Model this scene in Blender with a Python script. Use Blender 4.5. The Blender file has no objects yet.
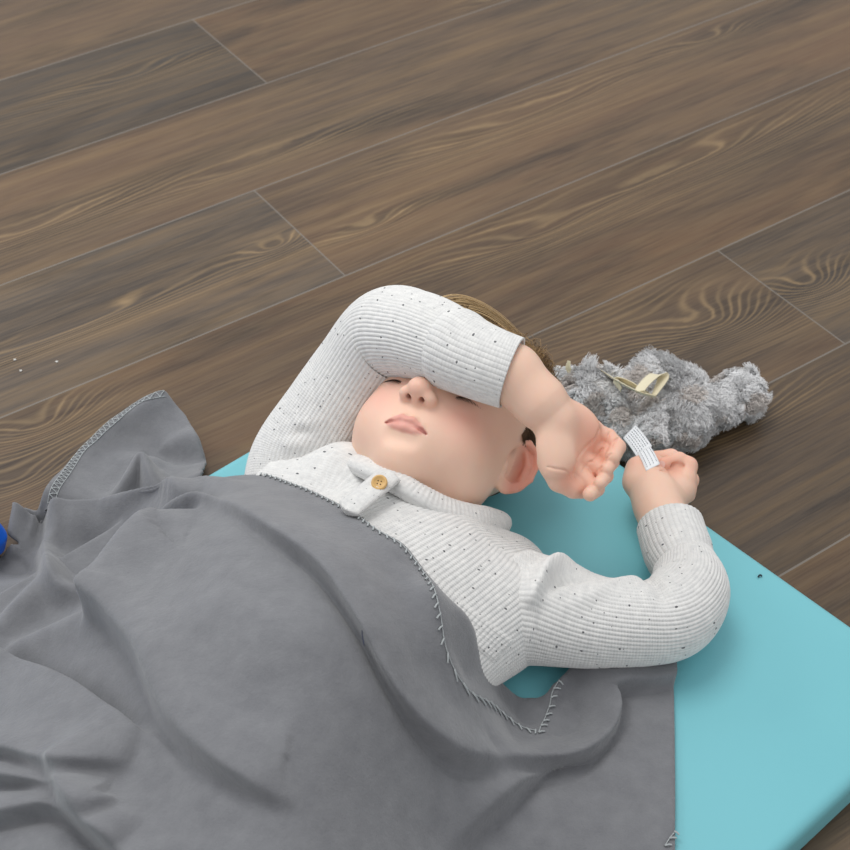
import bpy, math, random
import numpy as np
import openvdb as vdb
random.seed(7); rng = np.random.default_rng(7)
C = bpy.context.scene.collection
scene = bpy.context.scene

# ------------------------------------------------------------------ camera
CAM = np.array([0, 0, 1.12]); PITCH = 0.7535518; ROLL = 0.01353393; FPX = 1594.045
fwd = np.array([0, math.cos(PITCH), -math.sin(PITCH)]); r0 = np.array([1., 0, 0]); u0 = np.cross(r0, fwd)
RT = math.cos(ROLL)*r0 + math.sin(ROLL)*u0; UP = -math.sin(ROLL)*r0 + math.cos(ROLL)*u0
cd = bpy.data.cameras.new('camera'); cam = bpy.data.objects.new('camera', cd); C.objects.link(cam)
cd.sensor_fit = 'HORIZONTAL'; cd.sensor_width = 36; cd.lens = FPX/850*36; cd.clip_start = .05
cd.dof.use_dof = True; cd.dof.focus_distance = 1.36; cd.dof.aperture_fstop = 13
from mathutils import Matrix, Vector
mw = Matrix.Identity(4)
for i in range(3):
    mw[i][0] = RT[i]; mw[i][1] = UP[i]; mw[i][2] = -fwd[i]; mw[i][3] = CAM[i]
cam.matrix_world = mw
scene.camera = cam
# ------------------------------------------------------------------ world, lights, exposure
scene.view_settings.view_transform = 'Standard'; scene.view_settings.look = 'None'
scene.view_settings.gamma = 1; scene.view_settings.use_curve_mapping = False
scene.view_settings.exposure = 0.0
w = bpy.data.worlds.new('world'); scene.world = w; w.use_nodes = True
w.node_tree.nodes['Background'].inputs[0].default_value = (0.97, 0.98, 1.0, 1)
w.node_tree.nodes['Background'].inputs[1].default_value = 0.73
def area(name, loc, target, size, power, col, sizey=None):
    l = bpy.data.lights.new(name, 'AREA'); l.energy = power; l.color = col; l.shape = 'RECTANGLE'
    l.size = size; l.size_y = sizey or size
    o = bpy.data.objects.new(name, l); C.objects.link(o); o.location = loc
    o.rotation_euler = (Vector(target)-Vector(loc)).to_track_quat('-Z', 'Y').to_euler()
area('ceiling_light', (-0.5, 1.7, 2.7), (0, 1, 0), 1.3, 34, (1, .985, .96), 1.3)
area('window_light', (-2.4, 2.6, 1.7), (0, 1, 0), 1.6, 24, (.92, .96, 1), 1.4)

def at(x, y, z=0.0, c=0.0):
    """world point seen at image point (x, y) on the level z, moved c metres towards the camera"""
    d = (x-425)/FPX*RT - (y-425)/FPX*UP + fwd
    P = CAM + (z-CAM[2])/d[2]*d
    if c: P = P - c*d/np.linalg.norm(d)
    return P

# ------------------------------------------------------------------ materials
def srgb(r, g, b):
    f = lambda v: (v/255/12.92) if v/255 <= .04045 else ((v/255+.055)/1.055)**2.4
    return (f(r), f(g), f(b), 1)
class NT:
    def __init__(s, name):
        s.m = bpy.data.materials.new(name); s.m.use_nodes = True; s.t = s.m.node_tree
        s.b = s.t.nodes['Principled BSDF']
    def n(s, typ, **kw):
        o = s.t.nodes.new(typ)
        for k, v in kw.items(): setattr(o, k, v)
        return o
    def l(s, a, b): s.t.links.new(a, b)
    def val(s, x, sock):
        if hasattr(x, 'is_linked') or hasattr(x, 'links'): s.l(x, sock)
        else: sock.default_value = x
    def math(s, op, a, b=0.0, c=0.0):
        o = s.n('ShaderNodeMath', operation=op)
        s.val(a, o.inputs[0]); s.val(b, o.inputs[1])
        if op in ('MULTIPLY_ADD', 'COMPARE'): s.val(c, o.inputs[2])
        return o.outputs[0]
    def mix(s, f, a, b, mode='MIX'):
        o = s.n('ShaderNodeMix', data_type='RGBA', blend_type=mode)
        s.val(f, o.inputs[0]); s.val(a, o.inputs[6]); s.val(b, o.inputs[7]); return o.outputs[2]
    def ramp(s, x, stops):
        o = s.n('ShaderNodeValToRGB'); s.l(x, o.inputs[0]); e = o.color_ramp.elements
        while len(e) < len(stops): e.new(.5)
        for i, (p, c) in enumerate(stops): e[i].position = p; e[i].color = c
        return o.outputs[0]
    def noise(s, vec, scale, detail=2, rough=.5, dist=0):
        o = s.n('ShaderNodeTexNoise'); s.l(vec, o.inputs['Vector'])
        o.inputs['Scale'].default_value = scale; o.inputs['Detail'].default_value = detail
        o.inputs['Roughness'].default_value = rough; o.inputs['Distortion'].default_value = dist
        return o.outputs['Fac']
    def mapv(s, vec, scale, loc=(0, 0, 0)):
        o = s.n('ShaderNodeMapping'); s.l(vec, o.inputs[0]); o.inputs['Scale'].default_value = scale
        o.inputs['Location'].default_value = loc; return o.outputs[0]
    def bump(s, h, strength, dist):
        o = s.n('ShaderNodeBump'); s.l(h, o.inputs['Height']); o.inputs['Strength'].default_value = strength
        o.inputs['Distance'].default_value = dist; s.l(o.outputs[0], s.b.inputs['Normal'])
    def set(s, **kw):
        for k, v in kw.items(): s.val(v, s.b.inputs[k.replace('_', ' ')])
        return s.m
g4 = lambda v: (v, v, v, 1)

def simple(name, col, rough=.6, **kw):
    t = NT(name); return t.set(Base_Color=col, Roughness=rough, **kw)

def fleece_mat():
    t = NT('grey_fleece'); co = t.n('ShaderNodeTexCoord').outputs['Object']
    n1 = t.noise(co, 55, 4, .6); n2 = t.noise(co, 900, 2, .7); n3 = t.noise(co, 260, 3, .7)
    c = t.mix(t.math('MULTIPLY_ADD', n1, 1.6, -.3), srgb(104, 105, 109), srgb(125, 126, 129))
    c = t.mix(t.math('MULTIPLY', n2, .35), c, srgb(138, 139, 142))
    h = t.math('ADD', t.math('MULTIPLY', n2, .5), n3)
    t.bump(h, .55, .0011)
    return t.set(Base_Color=c, Roughness=.95, Sheen_Weight=.35, Sheen_Roughness=.5, Specular_IOR_Level=.1)

def knit_mat():
    t = NT('speckled_grey_knit'); uv = t.n('ShaderNodeUVMap', uv_map='UVMap').outputs[0]
    n1 = t.noise(uv, 160, 3, .6)
    c = t.mix(t.math('MULTIPLY_ADD', n1, 1.8, -.4), srgb(208, 208, 207), srgb(233, 232, 229))
    v = t.n('ShaderNodeTexVoronoi', voronoi_dimensions='2D'); t.l(uv, v.inputs['Vector']); v.inputs['Scale'].default_value = 115
    sep = t.n('ShaderNodeSeparateColor'); t.l(v.outputs['Color'], sep.inputs[0])
    pick = t.math('GREATER_THAN', sep.outputs[0], .64)
    size = t.math('MULTIPLY_ADD', sep.outputs[1], .075, .03)
    spot = t.math('MULTIPLY', t.math('LESS_THAN', v.outputs['Distance'], size), pick)
    c = t.mix(t.math('MULTIPLY', spot, .85), c, srgb(52, 54, 62))
    # knit stitches: small V bumps along each rib
    s2 = t.n('ShaderNodeSeparateXYZ'); t.l(uv, s2.inputs[0])
    rows = t.math('SINE', t.math('MULTIPLY', s2.outputs[1], 2*math.pi/.0023))
    h = t.math('MULTIPLY_ADD', rows, .35, t.noise(uv, 1400, 2, .6))
    t.bump(h, .5, .0006)
    return t.set(Base_Color=c, Roughness=.9, Sheen_Weight=.15, Specular_IOR_Level=.15)

def skin_mat():
    t = NT('skin'); a = t.n('ShaderNodeAttribute', attribute_name='tone')
    co = t.n('ShaderNodeTexCoord').outputs['Object']
    n = t.noise(co, 60, 3, .6)
    c = t.mix(t.math('MULTIPLY_ADD', n, .5, -.12), a.outputs['Color'], srgb(232, 178, 156))
    t.bump(t.noise(co, 1800, 2, .5), .12, .0004)
    return t.set(Base_Color=c, Roughness=.5, Subsurface_Weight=.25, Subsurface_Radius=(1, .35, .2), Subsurface_Scale=.004, Specular_IOR_Level=.32)

def vinyl_mat(name, c0, c1, rough=.42):
    t = NT(name); co = t.n('ShaderNodeTexCoord').outputs['Object']
    n = t.noise(co, 9, 3, .5)
    v = t.noise(co, 700, 2, .5)
    t.bump(t.math('MULTIPLY_ADD', t.noise(co, 14, 2, .5), 3.0, v), .12, .0006)
    return t.set(Base_Color=t.mix(n, c0, c1), Roughness=rough, Specular_IOR_Level=.4)

def attr_mat(name, attr, rough=.8, **kw):
    t = NT(name); a = t.n('ShaderNodeAttribute', attribute_name=attr)
    return t.set(Base_Color=a.outputs['Color'], Roughness=rough, **kw)

# ------------------------------------------------------------------ mesh helpers
def mesh_np(name, V, F, mat, parent=None, smooth=True, uv=None, colors=None):
    """F: list/array of quads or tris"""
    me = bpy.data.meshes.new(name)
    V = np.asarray(V, dtype=np.float32)
    if isinstance(F, np.ndarray):
        nf, k = F.shape
        me.vertices.add(len(V)); me.vertices.foreach_set('co', V.ravel())
        me.loops.add(nf*k); me.loops.foreach_set('vertex_index', F.astype(np.int32).ravel())
        me.polygons.add(nf); me.polygons.foreach_set('loop_start', np.arange(0, nf*k, k, dtype=np.int32))
        me.update(calc_edges=True)
    else:
        me.from_pydata([tuple(v) for v in V], [], [tuple(int(i) for i in f) for f in F])
    if smooth: me.polygons.foreach_set('use_smooth', np.ones(len(me.polygons), dtype=bool))
    if uv is not None:
        L = me.uv_layers.new(name='UVMap'); li = np.empty(len(me.loops), dtype=np.int32)
        me.loops.foreach_get('vertex_index', li)
        L.data.foreach_set('uv', np.asarray(uv, dtype=np.float32)[li].ravel())
    if colors is not None:
        for an, col in colors.items():
            ca = me.color_attributes.new(an, 'FLOAT_COLOR', 'POINT')
            c4 = np.ones((len(V), 4), dtype=np.float32); c4[:, :3] = col; ca.data.foreach_set('color', c4.ravel())
    me.validate(); me.update()
    me.materials.append(mat)
    o = bpy.data.objects.new(name, me); C.objects.link(o)
    if parent: o.parent = parent
    return o
def tag(o, label=None, cat=None, group=None, kind=None):
    if label: o['label'] = label
    if cat: o['category'] = cat
    if group: o['group'] = group
    if kind: o['kind'] = kind
    return o
def root(name, loc=(0, 0, 0)):
    o = bpy.data.objects.new(name, None); C.objects.link(o); o.location = loc; return o
def join_parts(parts):
    V = []; F = []; cols = []; n = 0
    for p in parts:
        V.append(p[0]); F.append(p[1]+n); n += len(p[0])
        if len(p) > 2: cols.append(p[2])
    return np.concatenate(V), np.concatenate(F), (np.concatenate(cols) if cols else None)

def catmull(P, n):
    P = np.asarray(P, float); Q = np.vstack([2*P[0]-P[1], P, 2*P[-1]-P[-2]])
    m = len(P)-1; ts = np.linspace(0, m, n); i = np.minimum(ts.astype(int), m-1); t = (ts-i)[:, None]
    a, b, c, d = Q[i], Q[i+1], Q[i+2], Q[i+3]
    return .5*(2*b+(c-a)*t+(2*a-5*b+4*c-d)*t**2+(3*b-a-3*c+d)*t**3)
def frames(P, up):
    T = np.gradient(P, axis=0); T /= np.linalg.norm(T, axis=1)[:, None]
    N = np.zeros_like(T); v = np.asarray(up, float)
    for i in range(len(P)):
        v = v - v@T[i]*T[i]; v /= np.linalg.norm(v); N[i] = v
    return T, N, np.cross(T, N)
def grid_faces(nu, nv, wrap):
    a = np.arange(nu*nv).reshape(nu, nv)
    if wrap: b = np.roll(a, -1, axis=1); return np.stack([a[:-1], b[:-1], b[1:], a[1:]], -1).reshape(-1, 4)
    return np.stack([a[:-1, :-1], a[:-1, 1:], a[1:, 1:], a[1:, :-1]], -1).reshape(-1, 4)
def tubes(paths, rad, sides=3):
    """many thin strands (n, k, 3), rad (n, k) -> verts, quads"""
    paths = np.asarray(paths, float); n, k, _ = paths.shape
    T = np.gradient(paths, axis=1); T /= np.linalg.norm(T, axis=2, keepdims=True)+1e-12
    ref = np.where(np.abs(T[..., 2:3]) > .9, np.array([1., 0, 0]), np.array([0, 0, 1.]))
    A = np.cross(T, ref); A /= np.linalg.norm(A, axis=2, keepdims=True)+1e-12; B = np.cross(T, A)
    ang = np.arange(sides)*2*np.pi/sides
    V = paths[:, :, None, :] + rad[:, :, None, None]*(np.cos(ang)[None, None, :, None]*A[:, :, None]+np.sin(ang)[None, None, :, None]*B[:, :, None])
    base = grid_faces(k, sides, True)
    F = (base[None]+(np.arange(n)*k*sides)[:, None, None]).reshape(-1, 4)
    return V.reshape(-1, 3), F
def strand(pts, r, n=None, sides=6):
    P = catmull(pts, n or len(pts)*6)
    return tubes(P[None], np.full((1, len(P)), r), sides)

# ------------------------------------------------------------------ signed-distance sculpting
class Field:
    def __init__(s, lo, hi, res, tf=None):
        s.lo = np.asarray(lo, float); s.res = res
        s.n = np.ceil((np.asarray(hi)-s.lo)/res).astype(int)+1
        s.ax = [s.lo[i]+np.arange(s.n[i])*res for i in range(3)]
        s.d = np.full(s.n, .05, dtype=np.float32)
    def sub(s, c, R):
        sl = []
        for i in range(3):
            a = int(max(0, np.floor((c[i]-R-s.lo[i])/s.res))); b = int(min(s.n[i], np.ceil((c[i]+R-s.lo[i])/s.res)+1))
            if b <= a: return None, None
            sl.append(slice(a, b))
        return tuple(sl), (s.ax[0][sl[0]][:, None, None], s.ax[1][sl[1]][None, :, None], s.ax[2][sl[2]][None, None, :])
    def put(s, c, R, fn, k, op):
        sl, X = s.sub(c, R+abs(k)*1.2+.012)
        if sl is None: return
        d = fn(*X).astype(np.float32); D = s.d[sl]
        if op == 'cut': d = -d
        if k <= 0: R_ = np.minimum(D, d) if op == 'add' else np.maximum(D, d)
        else:
            sg = 1 if op == 'add' else -1
            h = np.maximum(k-np.abs(D-d), 0)/k
            R_ = (np.minimum(D, d) if op == 'add' else np.maximum(D, d)) - sg*h*h*k*.25
        s.d[sl] = R_
    def ell(s, c, r, k=.01, op='add', axes=None):
        c = np.asarray(c, float); r = np.asarray(r, float)
        A = np.eye(3) if axes is None else np.asarray(axes, float)
        def fn(x, y, z):
            p = (x-c[0], y-c[1], z-c[2])
            q = [A[i][0]*p[0]+A[i][1]*p[1]+A[i][2]*p[2] for i in range(3)]
            k0 = np.sqrt(sum((q[i]/r[i])**2 for i in range(3))); k1 = np.sqrt(sum((q[i]/r[i]**2)**2 for i in range(3)))+1e-9
            return k0*(k0-1)/k1
        s.put(c, r.max(), fn, k, op)
    def cap(s, a, b, ra, rb=None, k=.004, op='add'):
        a = np.asarray(a, float); b = np.asarray(b, float); rb = ra if rb is None else rb
        ab = b-a; L2 = ab@ab+1e-12
        def fn(x, y, z):
            px, py, pz = x-a[0], y-a[1], z-a[2]
            t = np.clip((px*ab[0]+py*ab[1]+pz*ab[2])/L2, 0, 1)
            return np.sqrt((px-t*ab[0])**2+(py-t*ab[1])**2+(pz-t*ab[2])**2)-(ra+(rb-ra)*t)
        s.put((a+b)/2, math.sqrt(L2)/2+max(ra, rb), fn, k, op)
    def chain(s, P, R, k=.004, op='add'):
        for i in range(len(P)-1):
            ra = R[i] if hasattr(R, '__len__') else R; rb = R[i+1] if hasattr(R, '__len__') else R
            s.cap(P[i], P[i+1], ra, rb, k, op)
    def mesh(s):
        g = vdb.FloatGrid(.05); g.copyFromArray(np.clip(s.d, -.05, .05).astype(np.float32))
        pts, quads = g.convertToQuads(0.0)
        return pts*s.res+s.lo, quads[:, ::-1].astype(np.int64)

# ================================================================== FLOOR
AZ = 0.6194016; D2 = np.array([math.cos(AZ), math.sin(AZ)]); N2 = np.array([-D2[1], D2[0]])
OFF = 1.64154334*1.12; PW = .1819963*1.12
seams = {0: .80363*1.12, 2: .678906*1.12, 4: 1.022514*1.12}   # row k lies between line k and line k+1
V = []; F = []; UVs = []; att = []
gid = 0; ids = {}
# board: how grey it is, how light it is
BOARD = {(-1, -1): (.6, .5), (-1, 0): (.4, .5), (0, -1): (.9, .25), (0, 0): (.1, .45), (1, 0): (.35, .55), (2, -1): (.8, .62), (2, 0): (.3, .55), (3, 0): (.1, .42), (4, -1): (.2, .45), (4, 0): (.75, .45), (5, 0): (.55, .25), (6, 0): (.2, .3)}
for k in range(-12, 16):
    L = 1.5; s0 = seams.get(k, {1: .3, 3: .15, 5: .05, -1: .3, 6: 0.0, 7: 0.0}.get(k, random.uniform(-.75, .75)))
    top = OFF-k*PW; bot = top-PW
    for j in range(-3, 4):
        a, b = s0+j*L, s0+(j+1)*L
        i0 = len(V)
        for s_, n_ in ((a, bot), (b, bot), (b, top), (a, top)):
            p = s_*D2+n_*N2; V.append((p[0], p[1], 0)); UVs.append((s_, n_))
            q_ = BOARD.get((k, j), (random.Random(gid).random(), .35+.5*random.Random(gid+5).random())); att.append((q_[0], (gid % 997)/997, q_[1]))
        F.append((i0, i0+1, i0+2, i0+3)); ids[(k, j)] = gid; gid += 1
att = np.array(att)
edge_uv = []
def floor_mat():
    t = NT('dark_oak_planks')
    uv = t.n('ShaderNodeUVMap', uv_map='UVMap').outputs[0]
    sx = t.n('ShaderNodeSeparateXYZ'); t.l(uv, sx.inputs[0]); S, N = sx.outputs[0], sx.outputs[1]
    a = t.n('ShaderNodeAttribute', attribute_name='plank'); ac = t.n('ShaderNodeSeparateColor'); t.l(a.outputs['Color'], ac.inputs[0])
    rnd, pid, lgt = ac.outputs[0], ac.outputs[1], ac.outputs[2]
    cmb = t.n('ShaderNodeCombineXYZ'); t.l(S, cmb.inputs[0]); t.l(N, cmb.inputs[1]); t.l(t.math('MULTIPLY', pid, 37.0), cmb.inputs[2])
    P = cmb.outputs[0]
    # wandering grain line field + knots
    w1 = t.noise(t.mapv(P, (1.6, 7, 1)), 1.0, 2, .5)
    w2 = t.noise(t.mapv(P, (13, 36, 1)), 1.0, 4, .65)
    f = t.math('ADD', N, t.math('MULTIPLY', w1, .05)); f = t.math('ADD', f, t.math('MULTIPLY', w2, .010))
    knotsum = None
    for (px, py, pz_, ka, kb, amp, (kk, jj)) in KNOTS:
        q = at(px, py); s0 = q[:2]@D2; n0 = q[:2]@N2
        ds = t.math('MULTIPLY', t.math('SUBTRACT', S, s0), 1/ka); dn = t.math('MULTIPLY', t.math('SUBTRACT', N, n0), 1/kb)
        # tilt of the knot figure
        dn = t.math('MULTIPLY_ADD', ds, pz_, dn)
        r2 = t.math('ADD', t.math('MULTIPLY', ds, ds), t.math('MULTIPLY', dn, dn))
        r2 = t.math('MULTIPLY_ADD', w2, .3, r2)
        e = t.math('EXPONENT', t.math('MULTIPLY', t.math('POWER', r2, .62), -1.25))
        m = t.math('COMPARE', pid, (ids[(kk, jj)] % 997)/997, .0004)
        e = t.math('MULTIPLY', e, m)
        f = t.math('MULTIPLY_ADD', e, amp, f)
        knotsum = e if knotsum is None else t.math('ADD', knotsum, e)
    rg = t.math('SINE', t.math('MULTIPLY', f, 980.0))
    rg = t.math('MULTIPLY_ADD', rg, .5, .5)
    rg = t.math('POWER', rg, 3.0)
    rg2 = t.math('MULTIPLY_ADD', t.math('SINE', t.math('MULTIPLY', f, 330.0)), .5, .5)
    fine = t.noise(t.mapv(P, (14, 330, 1)), 1.0, 4, .65)
    strk = t.noise(t.mapv(P, (3.5, 70, 1)), 1.0, 4, .6)
    broad = t.noise(t.mapv(P, (2.6, 15, 1), (3, 1, 0)), 1.0, 4, .6, .6)
    tone = t.noise(t.mapv(P, (1.3, 5, 1), (9, 4, 0)), 1.0, 2, .5)
    c = t.mix(t.math('MULTIPLY_ADD', tone, 2.6, -.8), srgb(90, 72, 56), srgb(132, 96, 62))
    grey = t.math('MULTIPLY', rnd, .85)
    c = t.mix(grey, c, srgb(86, 83, 78))
    sf = t.n('ShaderNodeClamp'); t.l(t.math('MULTIPLY_ADD', strk, 3.6, -1.5), sf.inputs[0])
    c = t.mix(t.math('MULTIPLY', sf.outputs[0], .6), c, srgb(146, 118, 82))
    bf = t.n('ShaderNodeClamp'); t.l(t.math('MULTIPLY_ADD', broad, 3.6, -1.7), bf.inputs[0])
    c = t.mix(t.math('MULTIPLY', bf.outputs[0], .88), c, srgb(48, 40, 35))
    ks = t.n('ShaderNodeClamp'); t.l(t.math('MULTIPLY_ADD', knotsum, 2.9, t.math('MULTIPLY_ADD', t.noise(t.mapv(P, (3, 14, 1), (5, 5, 2)), 1.0, 2, .5), 1.5, -.80)), ks.inputs[0])
    ringmask = t.math('MULTIPLY', t.math('MULTIPLY', ks.outputs[0], .85), t.math('MULTIPLY_ADD', strk, 1.6, -.05))
    c = t.mix(t.math('MULTIPLY', ringmask, rg), c, srgb(180, 150, 108))
    c = t.mix(t.math('MULTIPLY', t.math('MULTIPLY', ringmask, rg2), .55), c, srgb(58, 46, 38))
    ff = t.n('ShaderNodeClamp'); t.l(t.math('MULTIPLY_ADD', fine, 4, -1.7), ff.inputs[0])
    c = t.mix(t.math('MULTIPLY', ff.outputs[0], .34), c, srgb(144, 122, 96))
    fd = t.n('ShaderNodeClamp'); t.l(t.math('MULTIPLY_ADD', fine, -4, 1.8), fd.inputs[0])
    c = t.mix(t.math('MULTIPLY', fd.outputs[0], .38), c, srgb(38, 31, 27))
    c = t.mix(1.0, c, t.ramp(lgt, [(0, g4(.38)), (1, g4(.97))]), 'MULTIPLY')
    # joints between the boards
    e = t.n('ShaderNodeAttribute', attribute_name='edge'); es = t.n('ShaderNodeSeparateColor'); t.l(e.outputs['Color'], es.inputs[0])
    seam = None
    fr = t.math('FRACT', t.math('MULTIPLY', t.math('SUBTRACT', N, OFF), 1/PW)); dd = t.math('MINIMUM', fr, t.math('SUBTRACT', 1.0, fr))
    s1 = t.math('LESS_THAN', dd, .0011/PW)
    xe = t.math('MULTIPLY', t.math('MINIMUM', es.outputs[0], t.math('SUBTRACT', 1.0, es.outputs[0])), 1.5)
    s2 = t.math('LESS_THAN', xe, .0009)
    seam = t.math('MAXIMUM', s1, s2)
    c = t.mix(t.math('MULTIPLY', seam, .7), c, srgb(126, 120, 112))
    ro = t.math('MULTIPLY_ADD', fine, .18, .34)
    h = t.math('MULTIPLY_ADD', seam, -1.5, t.math('MULTIPLY', fine, .7))
    t.bump(h, .25, .0006)
    return t.set(Base_Color=c, Roughness=ro, Specular_IOR_Level=.45)
# px, py, tilt, length, width, amplitude, board
KNOTS = [(706, 322, .5, .10, .050, .085, (4, -1)), (668, 172, .25, .26, .034, .075, (3, 0)), (545, 232, .2, .10, .022, .045, (3, 0)), (812, 283, .2, .06, .040, .07, (4, 0)),
         (42, 424, .1, .07, .034, .070, (3, 0)), (20, 482, .1, .07, .030, .055, (3, 0)), (495, 0, .0, .07, .016, .03, (0, 0)), (710, 38, .2, .07, .018, .04, (2, 0)), (520, 120, 0, .18, .03, .05, (2, 0)),
         (90, 322, 0, .20, .020, .045, (2, -1)), (276, 245, 0, .035, .016, .035, (2, -1)), (370, 225, 0, .05, .016, .03, (2, 0)), (250, 165, 0, .14, .02, .03, (1, 0)), (30, 230, 0, .12, .02, .03, (1, 0)),
         (130, 78, 0, .12, .03, .04, (0, -1)), (740, 420, 0, .1, .03, .04, (5, 0))]
edge = np.array([((0, 0, 0), (1, 0, 0), (1, 0, 0), (0, 0, 0))]*len(F), float).reshape(-1, 3)
fl = mesh_np('floor', np.array(V), F, floor_mat(), smooth=False, uv=np.array(UVs), colors={'plank': att, 'edge': edge})
tag(fl, 'dark brown wood plank floor', 'floor', kind='structure')

# ================================================================== NAP MAT
MAZ = math.radians(43.0); MT = .04
e1 = np.array([math.cos(MAZ), math.sin(MAZ)]); e2 = np.array([math.sin(MAZ), -math.cos(MAZ)])
C0 = at(438, 332, MT)[:2]+.006*e2
import bmesh
bm = bmesh.new(); ML, MW = 1.25, .630
cx = C0-e1*ML/2+e2*MW/2
bmesh.ops.create_cube(bm, size=1)
for v in bm.verts: v.co = Vector((v.co.x*ML, v.co.y*MW, v.co.z*MT))
bmesh.ops.bevel(bm, geom=[e for e in bm.edges if abs(e.verts[0].co.z-e.verts[1].co.z) > .01], offset=.016, segments=6, profile=.5, affect='EDGES')
bmesh.ops.bevel(bm, geom=[e for e in bm.edges if abs(e.verts[0].co.z-e.verts[1].co.z) < .001 and len([f for f in e.link_faces if abs(f.normal.z) > .9]) == 1], offset=.011, segments=6, profile=.55, affect='EDGES')
me = bpy.data.meshes.new('nap_mat'); bm.to_mesh(me); bm.free()
for p in me.polygons: p.use_smooth = True
me.materials.append(vinyl_mat('turquoise_vinyl', srgb(116, 187, 197), srgb(122, 193, 202)))
mat_o = bpy.data.objects.new('nap_mat', me); C.objects.link(mat_o)
mat_o.location = (cx[0], cx[1], MT/2+.0003); mat_o.rotation_euler = (0, 0, MAZ)
tag(mat_o, 'turquoise vinyl foam nap mat lying on the wooden floor', 'mat')

# ================================================================== BLANKET
CTRL = [ # image x, y, height of the cloth there
 (158,392,.030),(110,420,.022),(75,455,.018),(40,503,.030),(12,512,.035),(8,540,.022),(22,556,.008),(190,462,.014),(178,430,.016),(120,480,.02),(165,462,.004),(160,445,.008),
 (200,482,.060),(235,478,.105),(265,475,.128),(300,487,.150),(350,512,.172),(405,547,.184),(430,578,.180),(453,602,.158),(476,632,.118),(492,672,.074),(500,711,.070),(540,731,.052),(557,681,.056),
 (470,620,.150),(500,680,.066),(590,668,.055),(675,668,.048),(675,760,.046),(675,850,.046),(675,960,.046),(610,760,.048),(540,800,.050),(600,900,.047),(500,740,.066),
 (100,530,.032),(60,560,.022),(110,552,.038),(30,580,.03),(0,585,.03),(0,640,.035),(50,630,.055),(100,620,.11),(150,560,.14),(200,540,.165),(280,560,.200),(350,600,.208),(300,680,.215),(200,620,.20),
 (200,720,.19),(300,780,.19),(390,700,.175),(420,780,.12),(380,860,.13),(460,840,.065),(120,700,.125),(40,700,.09),(-20,680,.05),(0,760,.095),(100,790,.14),(200,800,.175),(50,850,.12),(150,880,.15),(280,900,.175),(-60,800,.07),(-90,700,.02),(-90,900,.08),(0,950,.12),(150,1000,.15),(320,1000,.15),(480,980,.07),
]
cp = np.array([at(x, y, z) for x, y, z in CTRL]); NB = 25
def tps_fit(P, Z, lam=2e-5):
    n = len(P); r = np.linalg.norm(P[:, None]-P[None], axis=2); K = r**2*np.log(r+1e-9)+lam*np.eye(n)
    A = np.zeros((n+3, n+3)); A[:n, :n] = K; A[:n, n] = 1; A[:n, n+1:] = P; A[n, :n] = 1; A[n+1:, :n] = P.T
    return np.linalg.solve(A, np.concatenate([Z, np.zeros(3)]))
def base_h(Q):
    out = np.empty(len(Q))
    for i in range(0, len(Q), 20000):
        q = Q[i:i+20000]; r = np.linalg.norm(q[:, None]-cp[None, :, :2], axis=2)
        out[i:i+20000] = (r**2*np.log(r+1e-9))@tw[:len(cp)]+tw[len(cp)]+q@tw[len(cp)+1:]
    return out
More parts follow.
